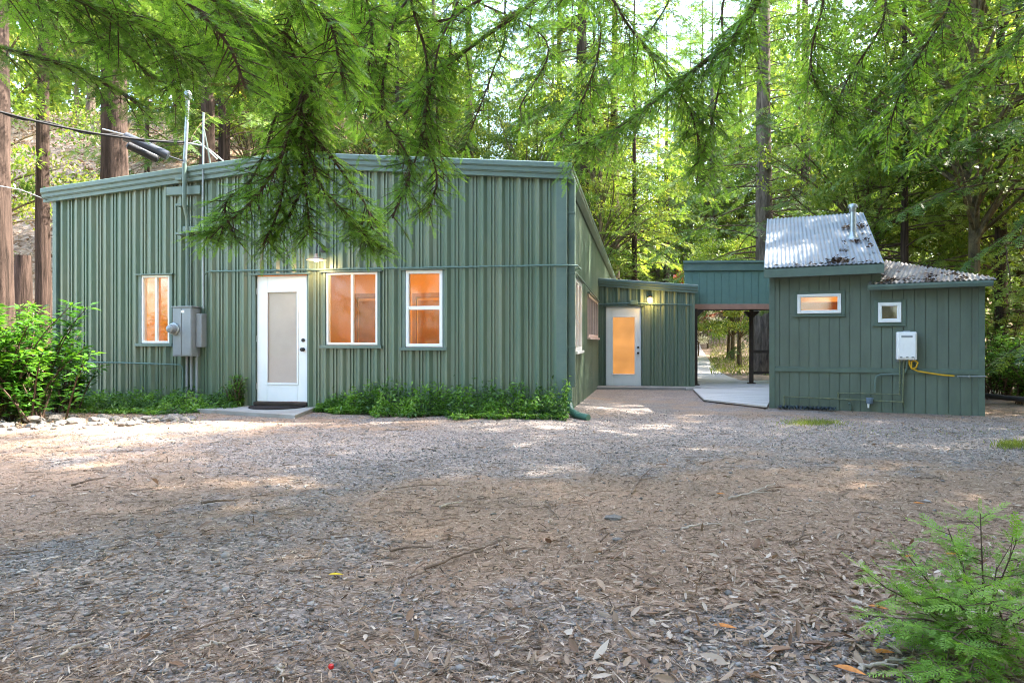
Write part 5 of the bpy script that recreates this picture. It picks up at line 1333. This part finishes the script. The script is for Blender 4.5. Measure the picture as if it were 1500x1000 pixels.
# ------------------------------------------------------------------ ground litter
def inside_obstacle(x, y):
    q = MF.inv((x, y, 0))
    if XL < q.x < .15 and q.y > -.02: return True
    q = SF.inv((x, y, 0))
    if 0 < q.x < XS and -.02 < q.y < 5: return True
    q = AF.inv((x, y, 0))
    if -.1 < q.x < XA1 + .1 and q.y > -.9: return True
    if 2.9 < x < 5.2 and y > 11.6 + (4.7 - x) * 1.1: return True
    return False
def sample_ground(n, r, ymin, ymax, pw, accept):
    out_ = []
    while len(out_) < n:
        y = ymin + (ymax - ymin) * r.random() ** pw; x = r.uniform(-.8, .8) * y
        if inside_obstacle(x, y): continue
        if accept(x, y, r): out_.append((x, y, ground_z(x, y) + .012 * noise.noise((x * 1.7, y * 1.7, 0)) + .006 * noise.noise((x * 6, y * 6, 4))))
    return np.array(out_)
def litter():
    r = random.Random(9); rn = np.random.default_rng(9)
    # gravel stones: low-poly pebbles
    ph = (1 + 5 ** .5) / 2
    iv = np.array([(-1, ph, 0), (1, ph, 0), (-1, -ph, 0), (1, -ph, 0), (0, -1, ph), (0, 1, ph), (0, -1, -ph), (0, 1, -ph), (ph, 0, -1), (ph, 0, 1), (-ph, 0, -1), (-ph, 0, 1)], float); iv /= np.linalg.norm(iv[0])
    itf = np.array([(0, 11, 5), (0, 5, 1), (0, 1, 7), (0, 7, 10), (0, 10, 11), (1, 5, 9), (5, 11, 4), (11, 10, 2), (10, 7, 6), (7, 1, 8), (3, 9, 4), (3, 4, 2), (3, 2, 6), (3, 6, 8), (3, 8, 9), (4, 9, 5), (2, 4, 11), (6, 2, 10), (8, 6, 7), (9, 8, 1)])
    n = 17000; T = sample_ground(n, r, 2.05, 12, 1.25, lambda x, y, q: q.random() < gravel_mask(x, y) ** 1.3 + .03)
    tv = iv * (1 + .22 * rn.normal(size=(12, 1)))
    sz_ = rn.lognormal(-4.95, .42, n)[:, None] * np.stack([rn.uniform(.8, 1.5, n), rn.uniform(.7, 1.1, n), rn.uniform(.35, .7, n)], 1)
    d = rn.normal(size=(n, 3)); d[:, 2] *= .15
    V, F = scatter(tv, itf, frames(d, rn.normal(0, .2, n)), T + np.array([0, 0, .002]), sz_)
    o = link('gravel', mesh_np('gravel', V, F, np.repeat(np.clip(rn.normal(.5, .22, n), 0, 1), 12)), M['stone']); tag(o, 'loose blue grey gravel spread over the yard', 'gravel', kind='stuff')
    # needle and twig litter
    n = 120000; T = sample_ground(n, r, 2.05, 11.5, 1.3, lambda x, y, q: q.random() < 1.05 - .75 * gravel_mask(x, y))
    d = rn.normal(size=(n, 3)); d[:, 2] *= .12
    q4 = (np.array([[0, -.5, 0], [.5, -.5, .06], [1, -.3, 0], [1, .3, 0], [.5, .5, .06], [0, .5, 0]], float), np.array([[0, 1, 4, 5], [1, 2, 3, 4]]))
    sc = np.stack([rn.lognormal(-3.5, .5, n), rn.lognormal(-5.95, .5, n), rn.uniform(.02, .06, n)], 1)
    V, F = scatter(*q4, frames(d, rn.normal(0, .5, n)), T + np.stack([np.zeros(n), np.zeros(n), rn.uniform(.001, .010, n)], 1), sc)
    o = link('needle_litter', mesh_np('needle_litter', V, F, np.repeat(np.clip(rn.normal(.52, .30, n), 0, 1), 6)), M['duff']); tag(o, 'brown redwood needles and twig bits strewn over the ground', 'litter', kind='stuff')
    # dry leaves, thick at lower right
    def acc(x, y, q):
        w = .022 + 1.0 * math.exp(-((x - 1.9) / .95) ** 2 - ((y - 2.9) / .9) ** 2) + .35 * math.exp(-((x - 1.0) / 1.2) ** 2 - ((y - 2.6) / .8) ** 2) + .15 * math.exp(-((x - 5) / 2) ** 2 - ((y - 9) / 1) ** 2)
        return q.random() < w
    n = 3000; T = sample_ground(n, r, 2.05, 10.5, 1.1, acc)
    d = rn.normal(size=(n, 3)); d[:, 2] = np.abs(d[:, 2]) * .22
    lf = (np.array([[0, 0, 0], [.25, .14, .05], [.6, .15, .07], [1, 0, .02], [.6, -.15, .07], [.25, -.14, .05], [.3, 0, .0], [.65, 0, .01]], float), np.array([[0, 6, 1, 1], [6, 7, 2, 1], [7, 3, 2, 2]]))
    lfq = np.array([[0, 6, 2, 1], [6, 7, 3, 2], [0, 5, 4, 6], [6, 4, 3, 7]])
    L_ = rn.lognormal(-3.15, .32, n); sc = np.stack([L_, L_ * rn.uniform(.7, 1.3, n), L_ * rn.uniform(.5, 2.2, n) * rn.choice([-1, 1, 1], n)], 1)
    V, F = scatter(lf[0], lfq, frames(d, rn.normal(0, .35, n)), T + np.stack([np.zeros(n), np.zeros(n), rn.uniform(.006, .02, n)], 1), sc)
    o = link('dry_leaves', mesh_np('dry_leaves', V, F, np.repeat(np.clip(rn.normal(.6, .22, n), 0, 1), 8)), M['deadleaf']); tag(o, 'tan curled dry leaves scattered thickest at the lower right', 'leaves', kind='stuff')
    # fine twigs
    c = MB(); T = sample_ground(620, r, 2.1, 9.5, 1.25, lambda x, y, q: q.random() < 1.0 - .6 * gravel_mask(x, y))
    for k, p in enumerate(T):
        L_ = min(.42, r.lognormvariate(-2.1, .5)); a = r.gauss(0, .9); b = a + r.gauss(0, .5); p = Vector(p) + Vector((0, 0, .008))
        q = p + Vector((math.cos(a), math.sin(a), 0)) * L_ * .5; e = q + Vector((math.cos(b), math.sin(b), 0)) * L_ * .5
        rr_ = r.uniform(.0014, .0038); c.tube([p, q + Vector((0, 0, r.uniform(0, .012))), e], [rr_, rr_ * .9, rr_ * .5], 5, False)
    o = c.build('twig_litter', M['stick'], None, True); tag(o, 'fine dark broken twigs strewn across the yard', 'twigs', kind='stuff')
    # grass tufts near the shed and lawn beyond the breezeway
    n = 5200; P_ = []
    while len(P_) < n:
        c = r.random()
        if c < .22: g = G(r.gauss(1190, 22), r.gauss(609.5, 2.4)); h = .045
        elif c < .30: g = G(r.gauss(1484, 14), r.gauss(651, 3)); h = .06
        elif c < .38: g = G(r.uniform(1130, 1500), r.gauss(622, 7)); h = .03
        elif c < .42: g = G(r.uniform(20, 300), r.gauss(613, 4)); h = .05
        else:
            Y = r.uniform(23, 44); px = r.uniform(1040, 1140); x = (px - 750) / 1000 * Y; g = Vector((x, Y, ground_z(x, Y))); h = .16
        if inside_obstacle(g.x, g.y) and g.y < 20: continue
        P_.append((g.x, g.y, g.z, h))
    P_ = np.array(P_); d = rn.normal(size=(n, 3)) * .5; d[:, 2] = 1
    V, F = scatter(LEAF[0], LEAF[1], frames(d, rn.uniform(0, 6, n)), P_[:, :3], np.stack([P_[:, 3] * rn.uniform(.6, 1.6, n), P_[:, 3] * .35, P_[:, 3]], 1))
    o = link('grass', mesh_np('grass', V, F, np.repeat(rn.random(n), 4)), M['grass']); tag(o, 'sparse yellow green grass by the shed and on the lawn beyond', 'grass', kind='stuff')
    # leaf litter on the left hillside
    n = 22000; P_ = []
    while len(P_) < n:
        Y = r.uniform(15, 48); px = r.uniform(-60, 780); x = (px - 750) / 1000 * Y; q = MF.inv((x, Y, 0))
        if q.x > XL - .3 and q.y < 19: continue
        P_.append((x, Y, ground_z(x, Y) + r.uniform(.01, .12)))
    P_ = np.array(P_); d = rn.normal(size=(n, 3)); d[:, 2] *= .4
    V, F = scatter(*LEAF, frames(d, rn.normal(0, .6, n)), P_, rn.uniform(.12, .4, n))
    o = link('hillside_litter', mesh_np('hillside_litter', V, F, np.repeat(np.clip(rn.normal(.65, .25, n), 0, 1), 4)), M['deadleaf']); tag(o, 'pale fallen leaves covering the slope left of the building', 'litter', kind='stuff')
litter()

# sticks one can point to
STK = [((925, 726), (936, 708), (953, 688), .007, 'stick', 'curved stick standing out on brown duff below the annex'),
       ((1068, 733), (1100, 727), (1136, 711), .008, 'palestick', 'pale forked stick right of the curved stick on the brown duff'),
       ((998, 779), (1025, 774), (1056, 771), .007, 'palestick', 'short straight stick lying level right of centre'),
       ((1090, 769), (1105, 767), (1121, 764), .006, 'palestick', 'small pale stick just right of the short straight stick'),
       ((1158, 802), (1176, 790), (1180, 772), .006, 'stick', 'bent twig pointing up before the sapling leaves'),
       ((105, 714), (130, 709), (158, 702), .009, 'stick', 'dark stick at the far left on bare reddish earth'),
       ((295, 741), (320, 740), (346, 737), .010, 'stick', 'thick dark stick on the gravel left of centre'),
       ((570, 811), (600, 808), (632, 806), .007, 'stick', 'brown stick lying level in the middle foreground'),
       ((622, 838), (680, 818), (728, 799), .007, 'stick', 'longest stick slanting up right in the middle foreground'),
       ((590, 872), (600, 850), (621, 828), .005, 'stick', 'thin crooked twig crossing below the longest stick'),
       ((292, 957), (312, 951), (331, 947), .006, 'palestick', 'whitish stick fragment in the lower left foreground'),
       ((90, 966), (112, 955), (136, 947), .006, 'palestick', 'tan stick at the lower left among gravel'),
       ((645, 747), (660, 744), (676, 740), .009, 'palestick', 'bleached chip of wood in the centre of the yard'),
       ((409, 980), (412, 990), (416, 1003), .005, 'palestick', 'pale splinter at the bottom edge left of centre'),
       ((1257, 988), (1290, 982), (1326, 970), .007, 'palestick', 'pale stick under the sapling at the lower right edge'),
       ((800, 735), (806, 748), (818, 764), .005, 'stick', 'thin twig left of the curved stick'),
       ((880, 815), (905, 800), (936, 778), .005, 'stick', 'fine crooked twig right of centre below the grey stone'),
       ((782, 910), (790, 925), (786, 950), .005, 'stick', 'short upright looking twig at the bottom centre')]
for a, m_, b, r_, mt, lab in STK:
    up = Vector((0, 0, r_ * 1.4 + .008)); A_, M_, B_ = G(*a) + up, G(*m_) + up * 1.5, G(*b) + up
    pts = catmull([A_, M_, B_], 7); L_ = (B_ - A_).length
    pts = [p + Vector((random.gauss(0, .006), random.gauss(0, .006), 0)) for p in pts]; n = len(pts)
    c = MB(); c.tube(pts, [r_ * (1.1 - .65 * i / n) for i in range(n)], 7)
    if L_ > .18:
        q = pts[n // 2]; dv = (B_ - A_).normalized(); sv = dv.cross(Vector((0, 0, 1))); c.tube([q, q + (dv + sv * .7).normalized() * L_ * .22], [r_ * .6, r_ * .2], 6)
    thing_mesh('stick', c, mt, lab, 'stick', 'sticks on the ground')
# single coloured leaves
def leaf_thing(px, py, L, mat, lab, rz):
    g = G(px, py); c = MB(); q = []
    prof = [(0, 0), (.15, .10), (.4, .17), (.7, .13), (1, 0)]
    for s_ in (1, 0, -1):
        for (u, w_) in prof: q.append((u * L - L / 2, s_ * w_ * L, .006 + L * (.14 * abs(s_) * w_ * 4 + .10 * (u - .5) ** 2)))
    n = len(prof); fs = [(r0 * n + i, r0 * n + i + 1, (r0 + 1) * n + i + 1, (r0 + 1) * n + i) for r0 in (0, 1) for i in range(n - 1)]
    c.add(q, fs); o = c.build('fallen_leaf', M[mat], None, True); o.location = g + Vector((0, 0, .012)); o.rotation_euler = (0.1, 0.05, rz); tag(o, lab, 'leaf', 'coloured fallen leaves')
for a in ((1245, 990, .10, 'orangeleaf', 'large orange leaf at the bottom edge left of the sapling', -.6), (1294, 963, .085, 'orangeleaf', 'orange leaf left of the sapling foot', .1), (1286, 896, .075, 'orangeleaf', 'orange leaf among tan leaves left of the lowest sapling branches', -.4), (1332, 820, .07, 'orangeleaf', 'orange leaf behind the sapling left shoot tip', .5), (1396, 817, .08, 'orangeleaf', 'orange leaf behind the middle of the sapling', .1),
          (1056, 727, .075, 'orangeleaf', 'orange leaf above the pale forked stick', .2), (1346, 741, .08, 'orangeleaf', 'orange leaf on brown duff well above the sapling', 0), (492, 847, .07, 'yellowleaf', 'bright yellow leaf left of the longest stick', .2), (1062, 925, .09, 'orangeleaf', 'brown orange leaf near the pebble patch', -.2)):
    leaf_thing(*a)
c = MB(); g = G(485, 983); c.lathe((0, 0, 0), [(.002, 0), (.008, .003), (.010, .009), (.008, .015), (.002, .018)], 12); o = c.build('red_berry', pbr('red_skin', (.6, .02, .02), .3, .5), None, True); o.location = g + Vector((0, 0, .008)); tag(o, 'tiny bright red berry at the bottom left of centre', 'berry')
# rocks
def rock_mesh(seed):
    import bmesh
    bm = bmesh.new(); bmesh.ops.create_icosphere(bm, subdivisions=2, radius=1)
    for v in bm.verts:
        q = v.co.normalized(); v.co = q * (1 + .35 * noise.noise(q * 1.4 + Vector((seed * 5, 0, 0))) + .12 * noise.noise(q * 3.5 + Vector((0, seed * 3, 0)))); v.co.z *= .62
    me = bpy.data.meshes.new('rock'); bm.to_mesh(me); bm.free(); me.materials.append(M['rock']); return me
RM = [rock_mesh(k) for k in range(6)]
r = random.Random(4)
for k in range(170):
    px = r.uniform(-10, 225) if k < 140 else r.uniform(225, 285); py = 619 + 17 * (1 - max(0, px) / 260) * r.uniform(-.5, 1.0) + r.uniform(-3, 3) - 2
    g = G(px, py); o = bpy.data.objects.new('rock', RM[k % 6]); COL.objects.link(o); s_ = r.lognormvariate(-3.4, .5)
    o.location = g + Vector((0, 0, s_ * .25)); o.scale = (s_ * r.uniform(.8, 1.4), s_ * r.uniform(.8, 1.2), s_ * r.uniform(.7, 1.1)); o.rotation_euler = (r.uniform(-.3, .3), r.uniform(-.3, .3), r.uniform(0, 6))
    tag(o, 'pale grey rock in the stony border in front of the ivy at the left', 'rock', 'pale border rocks')
for px, py, s_, lab in ((899, 760, .055, 'flat tan stone right of centre on the brown duff'), (905, 792, .03, 'small blue grey stone below the flat tan stone')):
    o = bpy.data.objects.new('stone', RM[2]); COL.objects.link(o); o.location = G(px, py) + Vector((0, 0, .01)); o.scale = (s_, s_ * .8, s_ * .5); tag(o, lab, 'stone')

# ------------------------------------------------------------------ light, sky, camera
SUN_EL, SUN_AZ = math.radians(50), math.radians(74)       # azimuth from +Y towards +X
w = bpy.data.worlds.new('World'); S.world = w; w.use_nodes = True
nt = w.node_tree; bg = nt.nodes['Background']
sky = nt.nodes.new('ShaderNodeTexSky'); sky.sky_type = 'NISHITA'; sky.sun_disc = False; sky.sun_elevation = SUN_EL; sky.sun_rotation = SUN_AZ; sky.dust_density = 2.5; sky.ozone_density = 0.3
nt.links.new(sky.outputs[0], bg.inputs[0]); bg.inputs[1].default_value = 0.15
sd = Vector((math.sin(SUN_AZ) * math.cos(SUN_EL), math.cos(SUN_AZ) * math.cos(SUN_EL), math.sin(SUN_EL)))
l = bpy.data.lights.new('sun', 'SUN'); l.energy = 2.8; l.angle = math.radians(.5); l.color = (1, .93, .82)
o = bpy.data.objects.new('sun', l); COL.objects.link(o); o.rotation_euler = sd.to_track_quat('Z', 'Y').to_euler()
cam = bpy.data.cameras.new('camera'); cam.lens = 24; cam.sensor_width = 36; cam.clip_end = 2000; cam.clip_start = .05
o = bpy.data.objects.new('camera', cam); COL.objects.link(o); o.location = (0, 0, CAMH); o.rotation_euler = (math.radians(90), 0, 0); S.camera = o
S.view_settings.view_transform = 'Standard'; S.view_settings.look = 'None'; S.view_settings.exposure = 3.65; S.view_settings.gamma = 1
S.cycles.use_denoising = True
S.cycles.filter_width = 1.1
try:
    S.cycles.denoising_input_passes = 'RGB_ALBEDO_NORMAL'; S.cycles.denoising_prefilter = 'NONE'
except Exception: pass
try: S.cycles.denoiser = 'OPENIMAGEDENOISE'
except Exception: pass
S.cycles.max_bounces = 6; S.cycles.diffuse_bounces = 3; S.cycles.glossy_bounces = 3; S.cycles.transmission_bounces = 4; S.cycles.transparent_max_bounces = 8
S.cycles.sample_clamp_indirect = 6
S.render.film_transparent = False
